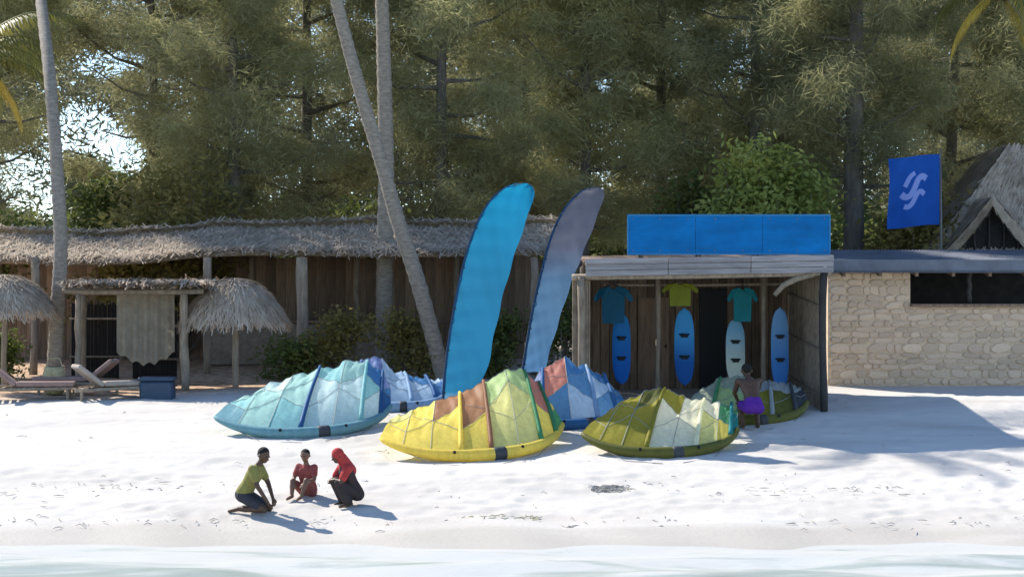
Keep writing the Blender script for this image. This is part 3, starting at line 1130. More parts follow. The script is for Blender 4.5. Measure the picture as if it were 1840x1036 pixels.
# the gablet: a small gabled opening pushed out through the front slope
gx, gl, gr = P(1784, 352, HY - .3), P(1694, 458, HY - .3), P(1874, 458, HY - .3)
for e_, sd in ((gl, 31), (gr, 32)):
    def sf(u, v, e_=e_):
        return Vector((gx.x + (e_.x - gx.x) * v, gx.y + 1.7 * u, gx.z + (e_.z - gx.z) * v - .06 * math.sin(math.pi * v)))
    m_ = MB()
    m_.sheet([[sf(i / 6, j / 8) - Vector((0, 0, .03)) for j in range(9)] for i in range(7)])
    m_.sheet([[sf(i / 6, j / 8) - Vector((0, 0, .24)) for j in range(9)] for i in range(7)])
    m_.sheet([[sf(0, j / 8) - Vector((0, 0, z_)) for z_ in (.03, .14, .24)] for j in range(9)])
    m_.build("gablet_slope", M['thatch'], hut)
    V, Fq = thatch_strips(sf, 1500, .4, .016, sd, .07)
    r = np.random.default_rng(sd)
    for i in range(900):
        v_ = r.random()
        p = sf(0, v_) - Vector((0, 0, r.uniform(-.02, .26)))
        k = len(V)
        d = (sf(0, min(1, v_ + .02)) - sf(0, v_ - .001)).normalized()
        d = (d + Vector((r.normal(0, .15), -.25, r.normal(-.15, .15)))).normalized() * r.uniform(.12, .32)
        w_ = Vector((0.004, 0, .011))
        V += [p - w_, p + w_, p + d + w_, p + d - w_]
        Fq.append((k, k + 1, k + 2, k + 3))
    m_ = MB()
    m_.add(V, Fq)
    m_.build("gablet_thatch", M['thatch_tan_sunlit'], hut, kind='stuff')
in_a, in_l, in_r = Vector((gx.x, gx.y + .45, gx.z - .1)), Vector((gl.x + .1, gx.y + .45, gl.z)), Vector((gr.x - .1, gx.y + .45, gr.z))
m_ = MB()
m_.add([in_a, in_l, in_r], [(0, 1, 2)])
m_.build("gable", M['dark'], hut)  # dark sheet painting the shade inside the open gablet
for i in range(5):
    t = .18 + i * .16
    xx = in_l.x + (in_r.x - in_l.x) * t
    top = in_l.z + (in_a.z - in_l.z) * (1 - abs(2 * t - 1))
    wood_post("pole", Vector((xx, gx.y + .38, in_l.z)), Vector((xx, gx.y + .38, top - .05)), .03, None, parent=hut, m='pole_dark')
zw = gz(HY)
m_ = MB()
m_.box(((lf.x + rt.x) / 2, HY + 3.2, (zw + lf.z) / 2), (rt.x - lf.x - 1.0, 5.4, lf.z - zw))
m_.build("wall", M['mortar'], hut)

# ------------------------------------------------------------------ board shed with the blue sign
SY, SB = 42.3, 46.8
shed = thing("board_shed", G(1260, 44, 0), 'open fronted rental shed of weathered boards with a grey fascia', 'shed')
sx0, sx1 = P(1045, 0, SY).x, P(1480, 0, SY).x
ez0 = P(0, 496, SY).z
ez1 = P(0, 489, SY).z
wood_post("post", Vector((sx1, SY, gz(SY) - .15)), Vector((sx1, SY, ez1)), .075, None, parent=shed, m='pole_dark')
wood_post("post", Vector((sx0, SY, gz(SY) - .15)), Vector((sx0, SY, ez0)), .08, None, parent=shed)
for px in (1182, 1372):
    wood_post("post", G(px, SY + 2.1, -.1), Vector((P(px, 0, SY + 2.1).x, SY + 2.1, ez0 + .15)), .055, None, parent=shed)
# curved brace and top plate
m_ = MB()
m_.tube([P(1392, 530, SY), P(1408, 512, SY), P(1432, 500, SY), P(1460, 492, SY), P(1479, 480, SY)], [.05, .06, .07, .07, .06], 8)
m_.build("brace", M['pole'], shed, smooth=True)
m_ = MB()
m_.tube([Vector((sx0 - .2, SY + .02, ez0 - .02)), Vector(((sx0 + sx1) / 2, SY + .02, (ez0 + ez1) / 2 - .03)), Vector((sx1 + .15, SY + .02, ez1 - .01))], .065, 8)
m_.build("top_plate", M['pole'], shed, smooth=True)
# fascia boards
fx0, fx1 = P(1052, 0, SY).x, P(1497, 0, SY).x
nseg = 3
for row in range(3):
    for k in range(nseg):
        xa = fx0 + (fx1 - fx0) * k / nseg
        xb = fx0 + (fx1 - fx0) * (k + 1) / nseg - .012
        za = ez0 + (ez1 - ez0) * (k + .5) / nseg + .055 + row * .122
        MB().box(((xa + xb) / 2, SY - .12 + random.uniform(-.004, .004) - row * .012, za), (xb - xa, .025, .114), Matrix.Rotation(-(ez1 - ez0) / (fx1 - fx0), 3, 'Y'), bev=.004).build("fascia_board", M['plank_grey'], shed)
# roof boards, running front to back
rw = .245
nr = int((fx1 - fx0) / rw)
for k in range(nr):
    x = fx0 + (k + .5) * (fx1 - fx0) / nr
    f = (k + .5) / nr
    MB().box((x, (SY + SB) / 2 + .06, ez0 + (ez1 - ez0) * f + .24 + .1), (rw - .008, SB - SY + .28, .03), Matrix.Rotation(R(2.6), 3, 'X')).build("roof_board", M['plank'], shed)
# back wall boards
k = 0
x = P(1046, 0, SB).x
xe = P(1424, 0, SB).x
while x < xe:
    w = random.uniform(.16, .24)
    top = ez0 + .32
    bt = gz(SB) - .1
    MB().box((x + w / 2, SB + random.uniform(-.012, .012), (bt + top) / 2), (w - .012, .03, top - bt), bev=.004).build("wall_board", M['plank'], shed)
    x += w
MB().box(((P(1046, 0, SB).x + xe) / 2, SB + .06, (gz(SB) + ez0 + .2) / 2), (xe - P(1046, 0, SB).x + .1, .05, ez0 + .3 - gz(SB))).build('wall_backing', M['dark'], shed)  # dark sheet added to stop light coming through the board gaps
# a brown door leaf standing against the rear wall
dx0, dx1 = P(1146, 0, SB).x, P(1202, 0, SB).x
m_ = MB().box(((dx0 + dx1) / 2, SB - .06, gz(SB) + 1.05), (dx1 - dx0, .05, 2.1), bev=.008)
dr = m_.build("door", mat('brown_door', (0.27, 0.175, 0.115), .7, var=.25, stretch=(5, 5, .6)), shed)
dr["label"] = "brown plank door"
m_ = MB().ball((dx1 - .08, SB - .11, gz(SB) + 1.0), .03, 8, 6)
m_.build("handle", M['black'], dr)
dx0, dx1 = P(1256, 0, SB).x, P(1306, 0, SB).x
MB().box(((dx0 + dx1) / 2, SB - .05, gz(SB) + 1.15), (dx1 - dx0, .04, 2.3), bev=.005).build('doorway_shade', M['black'], shed)  # black panel added to paint the shade of an open door
# reed side walls
for side, xx in ((-1, sx0), (1, sx1)):
    m_ = MB()
    nn = 110
    for i in range(nn):
        Y = SY + .15 + (SB - SY - .2) * i / nn
        xs_ = xx + (P(1418 if side > 0 else 1050, 0, SB).x - xx) * (Y - SY) / (SB - SY)
        m_.tube([Vector((xs_ + random.uniform(-.015, .015), Y, gz(Y) - .05)), Vector((xs_ + random.uniform(-.02, .02), Y, ez0 + .18 + random.uniform(-.04, .03)))], .022, 5)
    m_.build("reed_wall", M['reed'], shed, kind='stuff')
    for hh in (.35, 1.3, 2.2):
        m_ = MB()
        xb = P(1418 if side > 0 else 1050, 0, SB).x
        m_.tube([Vector((xx - side * .05, SY + .1, gz(SY) + hh)), Vector((xb - side * .05, SB - .1, gz(SB) + hh))], .028, 6)
        m_.build("rail", M['pole'], shed)
# front reed screen left of the opening
m_ = MB()
for i in range(13):
    x = P(1030, 0, SY).x + i * .028
    m_.tube([Vector((x, SY + .14, gz(SY) - .05)), Vector((x + random.uniform(-.01, .01), SY + .14, ez0 - .05 + random.uniform(-.05, .05)))], .016, 5)
m_.build("front_screen", M['reed'], shed, kind='stuff')
m_ = MB()
m_.tube([P(1085, 512, 44.6), P(1260, 512, 44.6), P(1425, 510, 44.6)], .03, 6)
m_.build("hanging_rail", M['pole'], shed)

# the sign
sg = thing("sign_board", P(1310, 458, SY - .05), 'long bright blue sign board standing on the shed roof', 'sign')
a, b_ = P(1127, 458, SY - .05), P(1492, 385, SY - .05)
cx, cz = (a.x + b_.x) / 2, (a.z + b_.z) / 2
npan = 3
pw = (b_.x - a.x - .06) / npan
for k in range(npan):
    MB().box((a.x + .03 + (k + .5) * pw, SY - .05, cz), (pw - .006, .03, b_.z - a.z - .06), bev=.004).build("panel", M['sign'], sg)
for zz in (a.z + .02, b_.z - .02):
    MB().box((cx, SY - .05, zz), (b_.x - a.x, .05, .04), bev=.006).build("frame_rail", M['sign_edge'], sg)
for xx in (a.x + .015, b_.x - .015):
    MB().box((xx, SY - .05, cz), (.035, .048, b_.z - a.z - .085), bev=.006).build("frame_stile", M['sign_edge'], sg)
for k in range(4):
    xx = a.x + .3 + k * (b_.x - a.x - .6) / 3
    m_ = MB()
    m_.box((xx, SY + .01, cz - .15), (.06, .05, b_.z - a.z + .25))
    m_.tube([Vector((xx, SY + .03, b_.z - .2)), Vector((xx, SY + .75, a.z - .04))], .022, 6)
    m_.build("support", M['plank'], sg)

for k in range(8):
    for zz in (a.z + .09, b_.z - .09):
        m_ = MB()
        m_.ball((a.x + .12 + k * (b_.x - a.x - .24) / 7, SY - .067, zz), (.016, .010, .016), 8, 6)
        m_.build('bolt', M['tin'], sg)

# ------------------------------------------------------------------ boards and vests in the shed


def surfboard(px, ptop, pbot, Y, w, mcols, label, lean=.12, name="kiteboard", rot=0.0, fins=2):
    """rounded board with rocker leaning on a rack, nose up"""
    t, b_ = P(px, ptop, Y), P(px, pbot, Y)
    L = t.z - b_.z
    root = thing(name, b_, label, 'board', 'boards racked in the shed')

    def pt(s_, q, dep):
        wid = w / 2 * (max(0.0, 1 - abs(2 * s_ - 1) ** 3.2)) ** .5
        x = q * wid
        y = dep + lean * s_ + .10 * (2 * s_ - 1) ** 2 * -1
        return b_ + Vector((x + rot * (s_ - .5), y, s_ * L))
    for nm, dep, sgn, mm in (("deck", -.022, -1, mcols[0]), ("hull", .022, 1, mcols[1])):
        m_ = MB()
        m_.sheet([[pt(i / 22, -1 + j / 4, dep * (1 - abs(-1 + j / 4) ** 4)) for j in range(9)] for i in range(23)])
        m_.build(nm, mm, root, smooth=True)
    for s_, e in ((.36, 'a'), (.64, 'b')):
        m_ = MB()
        m_.box(pt(s_, 0, -.045), (w * .36, .035, .07), bev=.012)
        m_.build("foot_pad", M['black'], root)
        m_ = MB()
        m_.tube([pt(s_, -.45, -.02) + Vector((0, 0, .03)), pt(s_, -.25, -.12) + Vector((0, 0, .03)), pt(s_, .25, -.12) + Vector((0, 0, .03)), pt(s_, .45, -.02) + Vector((0, 0, .03))], .022, 6)
        m_.build("foot_strap", M['black'], root)
    for k in range(fins):
        q = -.5 + k
        m_ = MB()
        p = pt(.06, q, .02)
        m_.add([p, p + Vector((0, 0, .09)), p + Vector((0, .07, .02)), p + Vector((.008, 0, 0)), p + Vector((.008, 0, .09)), p + Vector((.008, .07, .02))], [(0, 1, 2), (5, 4, 3), (0, 3, 4, 1), (1, 4, 5, 2), (2, 5, 3, 0)])
        m_.build("fin", M['black'], root)
    return root


def two_tone(name, a, b_, z0, z1):
    """printed board graphics: one colour fading to another along the board"""
    m = mat(name, a, .6, spec=.15)
    n, l = m.node_tree.nodes, m.node_tree.links
    tc = n.new("ShaderNodeTexCoord")
    s_ = n.new("ShaderNodeSeparateXYZ")
    l.new(tc.outputs["Object"], s_.inputs[0])
    mr = n.new("ShaderNodeMapRange")
    mr.inputs["From Min"].default_value = z0
    mr.inputs["From Max"].default_value = z1
    l.new(s_.outputs[2], mr.inputs["Value"])
    q = n.new("ShaderNodeMix")
    q.data_type = 'RGBA'
    q.inputs[6].default_value = (*a, 1)
    q.inputs[7].default_value = (*b_, 1)
    l.new(mr.outputs[0], q.inputs[0])
    l.new(q.outputs[2], n["Principled BSDF"].inputs["Base Color"])
    return m


surfboard(1117, 562, 690, 44.9, .40, (two_tone('deep_blue_board', (.010, .13, .50), (.02, .20, .52), .4, 1.3), M['black']), 'deep blue board, leftmost of the four racked in the shed')
surfboard(1230, 553, 692, 45.2, .44, (two_tone('sky_blue_board', (.015, .12, .42), (.06, .34, .72), .5, 1.1), M['black']), 'sky blue board with a darker lower half, right of the brown door')
surfboard(1322, 572, 690, 45.2, .42, (two_tone('pale_board', (.66, .72, .58), (.20, .45, .66), .4, 1.2), M['black']), 'pale whitish board, third in the shed, under the teal vest')
surfboard(1402, 552, 700, 44.2, .38, (two_tone('slate_blue_board', (.05, .20, .52), (.14, .30, .52), .5, 1.3), M['black']), 'slate blue board, rightmost in the shed, beside the reed wall')


def vest(px, ptop, Y, w, h, m, label, sleeve=.2):
    """a rash vest on a hanger: front and back, sleeves, neck"""
    t = P(px, ptop, Y)
    root = thing("rash_vest", t + Vector((0, 0, -h)), label, 'rash vest', 'vests hung from the shed rail')
    out = [(-.16, 0), (-.5, -.08), (-.5 - sleeve, -.34), (-.5 - sleeve * .55, -.44), (-.40, -.27), (-.38, -1), (.38, -1), (.40, -.27), (.5 + sleeve * .55, -.44), (.5 + sleeve, -.34), (.5, -.08), (.16, 0), (.07, -.07), (-.07, -.07)]
    for nm, dy in (("front", -.05), ("back", .05)):
        m_ = MB()
        vs = [t + Vector((x * w, dy * (1 if abs(x) < .45 else .35) + .02 * math.sin(9 * x), z * h)) for x, z in out]
        m_.add(vs, [(0, 1, 4, 13), (1, 2, 3, 4), (13, 4, 7, 12), (4, 5, 6, 7), (12, 7, 10, 11), (7, 8, 9, 10)])
        m_.build(nm, m, root)
    m_ = MB()
    m_.tube([t + Vector((-.4 * w, 0, -.06 * h)), t + Vector((0, 0, .04)), t + Vector((.4 * w, 0, -.06 * h))], .012, 6)
    m_.tube([t + Vector((0, 0, .04)), t + Vector((.01, 0, .13)), t + Vector((-.03, 0, .17))], .008, 5)
    m_.build("hanger", M['black'], root)
    return root


vest(1102, 514, 44.5, .62, .80, cloth('navy_teal_vest', (.012, .11, .20), .2), 'dark teal blue rash vest hanging at the left end of the shed')
vest(1222, 508, 44.5, .58, .50, cloth('lime_vest', (.24, .27, .03), .25), 'lime green rash vest hanging above the sky blue board')
vest(1334, 516, 44.5, .48, .74, cloth('teal_vest', (.01, .20, .23), .2), 'teal rash vest hanging above the pale board')

# ------------------------------------------------------------------ feather banners
K0 = cloth('dark_sleeve_cloth', (.012, .05, .12), .1)


def feather(pole_px, edge_px, Y, yaw, mfun, label, base_px):
    b_ = G(base_px, Y, 0)
    root = thing("feather_banner", b_, label, 'feather banner', 'feather banners on the sand')
    k = math.tan(yaw)

    def W(px, py):
        p = P(px, py, Y)
        return Vector((p.x, Y + (p.x - b_.x) * k, p.z))

    def spline(pts, n_):
        pts = [Vector((*q, 0)) for q in pts]
        seg = [0]
        for i in range(1, len(pts)):
            seg.append(seg[-1] + (pts[i] - pts[i - 1]).length)
        res = []
        for j in range(n_):
            s_ = seg[-1] * j / (n_ - 1)
            i = 0
            while i < len(pts) - 2 and seg[i + 1] < s_:
                i += 1
            t = (s_ - seg[i]) / (seg[i + 1] - seg[i])
            p0, p1, p2, p3 = pts[max(i - 1, 0)], pts[i], pts[i + 1], pts[min(i + 2, len(pts) - 1)]
            q = 0.5 * ((2 * p1) + (p2 - p0) * t + (2 * p0 - 5 * p1 + 4 * p2 - p3) * t * t + (-p0 + 3 * p1 - 3 * p2 + p3) * t ** 3)
            res.append((q.x, q.y))
        return res
    N_ = 44
    A = spline(pole_px, N_)
    B = spline(edge_px, N_)
    m_ = MB()
    rows = []
    for i in range(N_):
        row = []
        for j in range(11):
            t = j / 10
            px, py = A[i][0] * (1 - t) + B[i][0] * t, A[i][1] * (1 - t) + B[i][1] * t
            p = W(px, py)
            p.y += .05 * math.sin(i * .33 + t * 3.0) * t + .020 * math.sin(i * .9 + t * 5) * t + .022 * math.sin(i * 1.7 - t * 6) * (1 - t) + .016 * math.sin(i * 2.6 + t * 9) + .012 * math.sin(i * 1.1 + t * 17)
            p.x += .012 * math.sin(i * .8) * t ** 3
            row.append(p)
        rows.append(row)
    m_.sheet(rows)
    m_.build("sail", mfun, root, smooth=True)
    m_ = MB()
    m_.sheet([[W(A[i][0] - 1.5 + (4.5 if j else 0), A[i][1]) + Vector((0, -.03, 0)) for j in range(2)] for i in range(N_)])
    m_.build("pole_sleeve", K0, root, smooth=True)
    for i in range(2, N_ - 4, 7):
        m_ = MB()
        m_.tube([W(A[i][0] + 3, A[i][1]) + Vector((0, -.05, -.02)), W(A[i][0] + 3, A[i][1]) + Vector((0, -.05, .02))], .016, 6)
        m_.build("toggle", M['black'], root)
    m_ = MB()
    pts = [Vector((W(*A[0]).x - .03, W(*A[0]).y, gz(Y) - .2))] + [W(*q) for q in A[::3]]
    nn = len(pts)
    m_.tube(pts, [.024 - .014 * i / nn for i in range(nn)], 8)
    m_.build("pole", M['fibreglass'], root, smooth=True)
    m_ = MB()
    c = Vector((pts[0].x, pts[0].y, gz(pts[0].y)))
    for k_ in range(4):
        an = k_ * math.pi / 2 + .5
        m_.tube([c + Vector((0, 0, .1)), c + Vector((math.cos(an) * .4, math.sin(an) * .4, .02 + gz(c.y + math.sin(an) * .4) - c.z))], .022, 6)
    m_.tube([c + Vector((0, 0, 0)), c + Vector((0, 0, .3))], .04, 8)
    m_.build("cross_base", M['black'], root)
    return root


def banner_mat(name, stops, z0, z1):
    m = cloth(name, stops[0][1], .42, .6)
    n, l = m.node_tree.nodes, m.node_tree.links
    tc = n.new("ShaderNodeTexCoord")
    s_ = n.new("ShaderNodeSeparateXYZ")
    l.new(tc.outputs["Object"], s_.inputs[0])
    mr = n.new("ShaderNodeMapRange")
    mr.inputs["From Min"].default_value = z0
    mr.inputs["From Max"].default_value = z1
    l.new(s_.outputs[2], mr.inputs["Value"])
    rp = n.new("ShaderNodeValToRGB")
    e = rp.color_ramp.elements
    while len(e) < len(stops):
        e.new(.5)
    for q, (p_, c_) in zip(e, stops):
        q.position, q.color = p_, (*c_, 1)
    l.new(mr.outputs[0], rp.inputs[0])
    for nd in n:
        if nd.type == 'BSDF_PRINCIPLED':
            l.new(rp.outputs[0], nd.inputs["Base Color"])
        if nd.type == 'BSDF_TRANSLUCENT':
            l.new(rp.outputs[0], nd.inputs["Color"])
    return m


feather([(796, 722), (797, 690), (806, 610), (822, 520), (842, 440), (868, 378), (895, 344), (925, 328), (948, 328)],
        [(838, 724), (872, 672), (886, 610), (904, 530), (924, 460), (944, 400), (955, 368), (960, 345), (957, 333)], 41.2, R(14),
        banner_mat('bright_blue_banner_cloth', [(0.0, (.20, .46, .68)), (.09, (.20, .44, .66)), (.13, (.022, .175, .335)), (.6, (.020, .17, .31)), (1, (.010, .22, .40))], .05, 4.6),
        'bright blue feather banner, the taller left one of the pair, leaning right', 795)
feather([(938, 668), (946, 618), (956, 560), (972, 490), (990, 425), (1012, 378), (1040, 346), (1065, 335), (1080, 336)],
        [(978, 668), (992, 618), (1010, 560), (1030, 500), (1050, 450), (1068, 405), (1080, 372), (1086, 350), (1085, 340)], 43.4, R(10),
        banner_mat('grey_to_blue_banner_cloth', [(0.0, (.07, .19, .38)), (.25, (.085, .20, .36)), (.58, (.095, .19, .32)), (.76, (.17, .18, .235)), (1, (.19, .19, .225))], .3, 4.4),
        'narrow feather banner fading from blue to purplish grey at the tip', 936)

# ------------------------------------------------------------------ kites
M['seam'] = mat('stitched_seam', (.30, .32, .31), .7)
K = {
    'yellow': cloth('kite_yellow', (.88, .72, .15)), 'lemon': cloth('kite_lemon', (.82, .79, .30)), 'terracotta': cloth('kite_terracotta', (.38, .20, .11)),
    'coral': cloth('kite_coral', (.55, .22, .17)), 'mint': cloth('kite_mint', (.42, .68, .63)), 'aqua': cloth('kite_aqua', (.30, .60, .61)),
    'paleaqua': cloth('kite_pale_aqua', (.60, .78, .77)), 'navy': cloth('kite_navy', (.035, .12, .28), .25), 'skyblue': cloth('kite_sky_blue', (.36, .52, .70)),
    'lilac': cloth('kite_lilac_blue', (.16, .23, .46)), 'blue': cloth('kite_blue', (.06, .19, .42)), 'midblue': cloth('kite_mid_blue', (.10, .25, .46)),
    'olive': cloth('kite_olive', (.33, .30, .045)), 'cream': cloth('kite_cream', (.92, .89, .64)), 'green': cloth('kite_green', (.10, .34, .16)),
    'teal': cloth('kite_teal', (.03, .25, .24), .3), 'greygreen': cloth('kite_grey_green', (.42, .47, .34)), 'grey': cloth('kite_grey', (.46, .50, .49)),
    'limegreen': cloth('kite_pale_green', (.50, .66, .28)), 'charcoal': cloth('kite_charcoal', (.06, .065, .07), .1), 'greyteal': cloth('kite_grey_teal', (.18, .36, .40), .25),
    'darkolive': cloth('kite_dark_olive', (.13, .13, .03), .2),
}


def kite(px, Y, W, chord, H, yaw, bays, struts, le, label, arc=68, tip=.25, rise=1.0, twist=0.0, rle=.12, sweep=0.0):
    """inflated kite parked on its leading edge: fat curved tube on the sand, canopy bays rising behind it over the struts.
    bays: list of (front colour, back colour); struts: list of colours, one per bay joint (None = no strut)"""
    c = G(px, Y, 0)
    root = thing("kitesurfing_kite", c, label, 'kite', 'kites parked on the sand')
    A = R(arc)
    Rr = W / 2 / math.sin(A)
    rot = Matrix.Rotation(yaw, 3, 'Z')
    nb2 = len(bays)

    def world(x, y, z):
        q = rot @ Vector((x, y, 0))
        p = c + q
        return Vector((p.x, p.y, gz(p.y) + z))

    def lez(u):
        return rle * .8 + tip * abs(u) ** 2.5

    def pt(u, v):
        a = u * A
        xl_, yl_ = Rr * math.sin(a), Rr * (1 - math.cos(a)) * .8
        ch = chord * (1 - .38 * abs(u) ** 2.2)
        xt = xl_ * (.80 + .05 * abs(u)) + sweep * ch
        yt = yl_ * .72 + ch
        pk = (1 - abs(u - twist * (1 - u * u)) ** 1.45)
        zt2 = H * max(0, pk) + .10 + (tip + .16) * abs(u)
        zl = lez(u)
        # slack between the struts
        fb = (u + 1) / 2 * nb2
        slack = math.sin(math.pi * (fb - math.floor(min(fb, nb2 - 1e-6)))) ** 2
        bil = math.sin(math.pi * v) * (.10 * H * (1 - .5 * abs(u)) + .02) - .045 * slack * v * (1.0 - .3 * abs(u))
        wr = .014 * math.sin(u * 40 + v * 9) + .012 * math.sin(u * 23 - v * 21) + .010 * math.sin(u * 71 + 3 * math.sin(v * 7 + c.x)) + .05 * noise.noise(Vector((u * 4 + c.x, v * 3, c.y)))
        return world(xl_ + (xt - xl_) * v, yl_ + (yt - yl_) * v, zl + (zt2 - zl) * v ** rise + bil + wr * v)
    # leading edge
    m_ = MB()
    us = [-1 + 2 * i / 48 for i in range(49)]
    m_.tube([pt(u, 0) for u in us], [rle * (1 - .62 * abs(u) ** 1.6) * (1.0 if 0 < i < 48 else .35) for i, u in enumerate(us)], 14)
    lo = m_.build("leading_edge", le, root, smooth=True)
    # dark wear patches sewn on the tube
    for u in (0.06,):
        m_ = MB()
        m_.tube([pt(u + d, 0) for d in (-.05, -.02, .02, .05)], [rle * (1 - .62 * abs(u) ** 1.6) * 1.03] * 4, 14)
        m_.build("wear_patch", K['charcoal'], lo, smooth=True)
    def br(u, k):
        """seams between the front, middle and back rows of cloth zigzag along the span"""
        f = (u + 1) / 2 * nb2
        saw = abs((f * .5) % 1 - .5) * 2
        return (0.0, .30 + .22 * saw, .78 - .22 * saw + .06 * math.sin(2.2 * u + c.x), 1.0)[k]
    for i, cols in enumerate(bays):
        u0, u1 = -1 + 2 * i / nb2, -1 + 2 * (i + 1) / nb2
        if len(cols) == 2:
            cols = (cols[0], cols[0], cols[1])
        for k, cc_ in enumerate(cols):
            m_ = MB()
            m_.sheet([[pt(u, br(u, k) + (br(u, k + 1) - br(u, k)) * q / 6) for q in range(7)] for u in [u0 + (u1 - u0) * a_ / 14 for a_ in range(15)]])
            m_.build("canopy_panel", K[cc_], root, smooth=True)
    m_ = MB()
    for k in (1, 2, 3):
        m_.tube([pt(u, br(u, k)) + Vector((0, -.006, .006)) for u in [-1 + 2 * q / 56 for q in range(57)]], .005, 4)
    for q in range(1, nb2):
        u = -1 + 2 * q / nb2
        m_.tube([pt(u, v_ / 10) + Vector((0, -.008, .008)) for v_ in range(11)], .006, 4)
    m_.build("seam", M["seam"], root)
    for u in (-.3, .28):
        m_ = MB()
        p = pt(u, 0) + Vector((0, -rle * .8, rle * .5))
        m_.tube([p, p + Vector((0, -.03, .02))], .028, 10)
        m_.build("valve", M['black'], root)
    for i, sc_ in enumerate(struts):
        if not sc_:
            continue
        u = -1 + 2 * (i + 1) / nb2
        m_ = MB()
        m_.tube([pt(u, .02 + .96 * q / 10) + Vector((0, 0, .045)) for q in range(11)], [rle * (.42 - .018 * q) for q in range(11)], 10)
        m_.build("strut", K[sc_], root, smooth=True)
    # bridle lines lying in front
    m_ = MB()
    for sgn in (-1, 1):
        p = [pt(sgn * .75, 0), pt(sgn * .45, 0) + Vector((0, -.35, 0)), pt(0.1 * sgn, 0) + Vector((0, -.5, 0))]
        p = [Vector((q.x, q.y, gz(q.y) + (.16 if i == 0 else .02))) for i, q in enumerate(p)]
        m_.tube(p, .006, 5)
    m_.build("bridle_line", M['fibreglass'], root)
    return root


kite(568, 39.9, 3.6, 1.9, .98, R(20), [('greyteal', 'aqua', 'mint'), ('mint', 'mint', 'paleaqua'), ('aqua', 'mint', 'mint'), ('paleaqua', 'paleaqua', 'aqua'), ('paleaqua', 'paleaqua', 'mint'), ('paleaqua', 'aqua', 'blue'), ('navy', 'blue', 'lilac')],
     [None, None, 'navy', None, 'aqua', 'navy'], K['greyteal'], 'pale turquoise kite with navy struts, leftmost on the sand', twist=.12, sweep=.45, rle=.12)
kite(716, 42.6, 2.3, 1.3, .80, R(8), [('lilac', 'lilac'), ('skyblue', 'skyblue', 'lilac'), ('skyblue', 'skyblue'), ('skyblue', 'skyblue', 'blue'), ('blue', 'skyblue')],
     ['lilac', None, 'skyblue', 'blue'], K['skyblue'], 'light blue kite behind, between the turquoise kite and the bright blue banner', twist=-.35)
kite(884, 38.0, 3.7, 2.0, 1.06, R(22), [('yellow', 'yellow', 'lemon'), ('yellow', 'yellow', 'yellow'), ('yellow', 'yellow', 'terracotta'), ('yellow', 'terracotta', 'terracotta'), ('lemon', 'lemon', 'limegreen'), ('lemon', 'lemon', 'limegreen'), ('yellow', 'coral', 'coral'), ('green', 'yellow', 'green')],
     [None, None, 'yellow', 'terracotta', None, 'green', 'green'], K['yellow'], 'bright yellow kite with a terracotta centre strut, below the blue banner', twist=.26, sweep=.30, rle=.12)
kite(1052, 40.7, 2.3, 1.15, 1.08, R(22), [('blue', 'blue', 'lilac'), ('midblue', 'coral', 'coral'), ('skyblue', 'midblue', 'blue'), ('midblue', 'skyblue', 'blue'), ('blue', 'midblue', 'skyblue')],
     ['blue', None, 'skyblue', 'midblue'], K['blue'], 'blue kite with a coral patch, tucked behind the yellow kite', twist=-.15, sweep=.25)
kite(1206, 38.1, 3.05, 1.8, 0.74, R(10), [('olive', 'olive'), ('olive', 'olive'), ('olive', 'olive', 'darkolive'), ('cream', 'cream', 'olive'), ('cream', 'cream', 'cream'), ('lemon', 'lemon', 'cream'), ('yellow', 'green', 'green'), ('teal', 'teal', 'green')],
     [None, None, 'olive', None, 'cream', None, 'teal'], K['darkolive'], 'olive and cream kite right of the yellow one, nearest the water', twist=-.22, sweep=.42, rle=.12)
kite(1362, 41.0, 2.5, 1.3, .62, R(10), [('greygreen', 'greygreen'), ('limegreen', 'greygreen'), ('olive', 'olive', 'grey'), ('darkolive', 'grey'), ('charcoal', 'grey')],
     ['green', None, 'grey', 'charcoal'], K['darkolive'], 'dull green and grey kite in front of the dark shed post', twist=-.15, sweep=.3)

# ------------------------------------------------------------------ square blue flag
fl = thing("blue_flag", P(1692, 470, 52.6), 'square royal blue flag with a pale emblem on a thin pole over the stone building', 'flag')
FY = 52.6
m_ = MB()
m_.tube([Vector((P(1692, 0, FY).x, FY, gz(FY) - .1)), P(1691, 400, FY), P(1690, 268, FY)], [.03, .025, .018], 8)
m_.build("pole", M['fibreglass'], fl, smooth=True)


def flag_pt(s_, t):
    px = 1688 - 91 * s_ + 2 * math.sin(t * 5) * s_
    py = 280 + 126 * t - 3 * math.sin(s_ * 4 + 1) + 2 * s_
    p = P(px, py, FY)
    p.y += (.10 * math.sin(s_ * 7 + t * 1.5) + .04 * math.sin(s_ * 13 - t * 4)) * (.15 + s_)
    return p


m_ = MB()
m_.sheet([[flag_pt(i / 24, j / 20) for j in range(21)] for i in range(25)])
m_.build("cloth", M['flagblue'], fl, smooth=True)


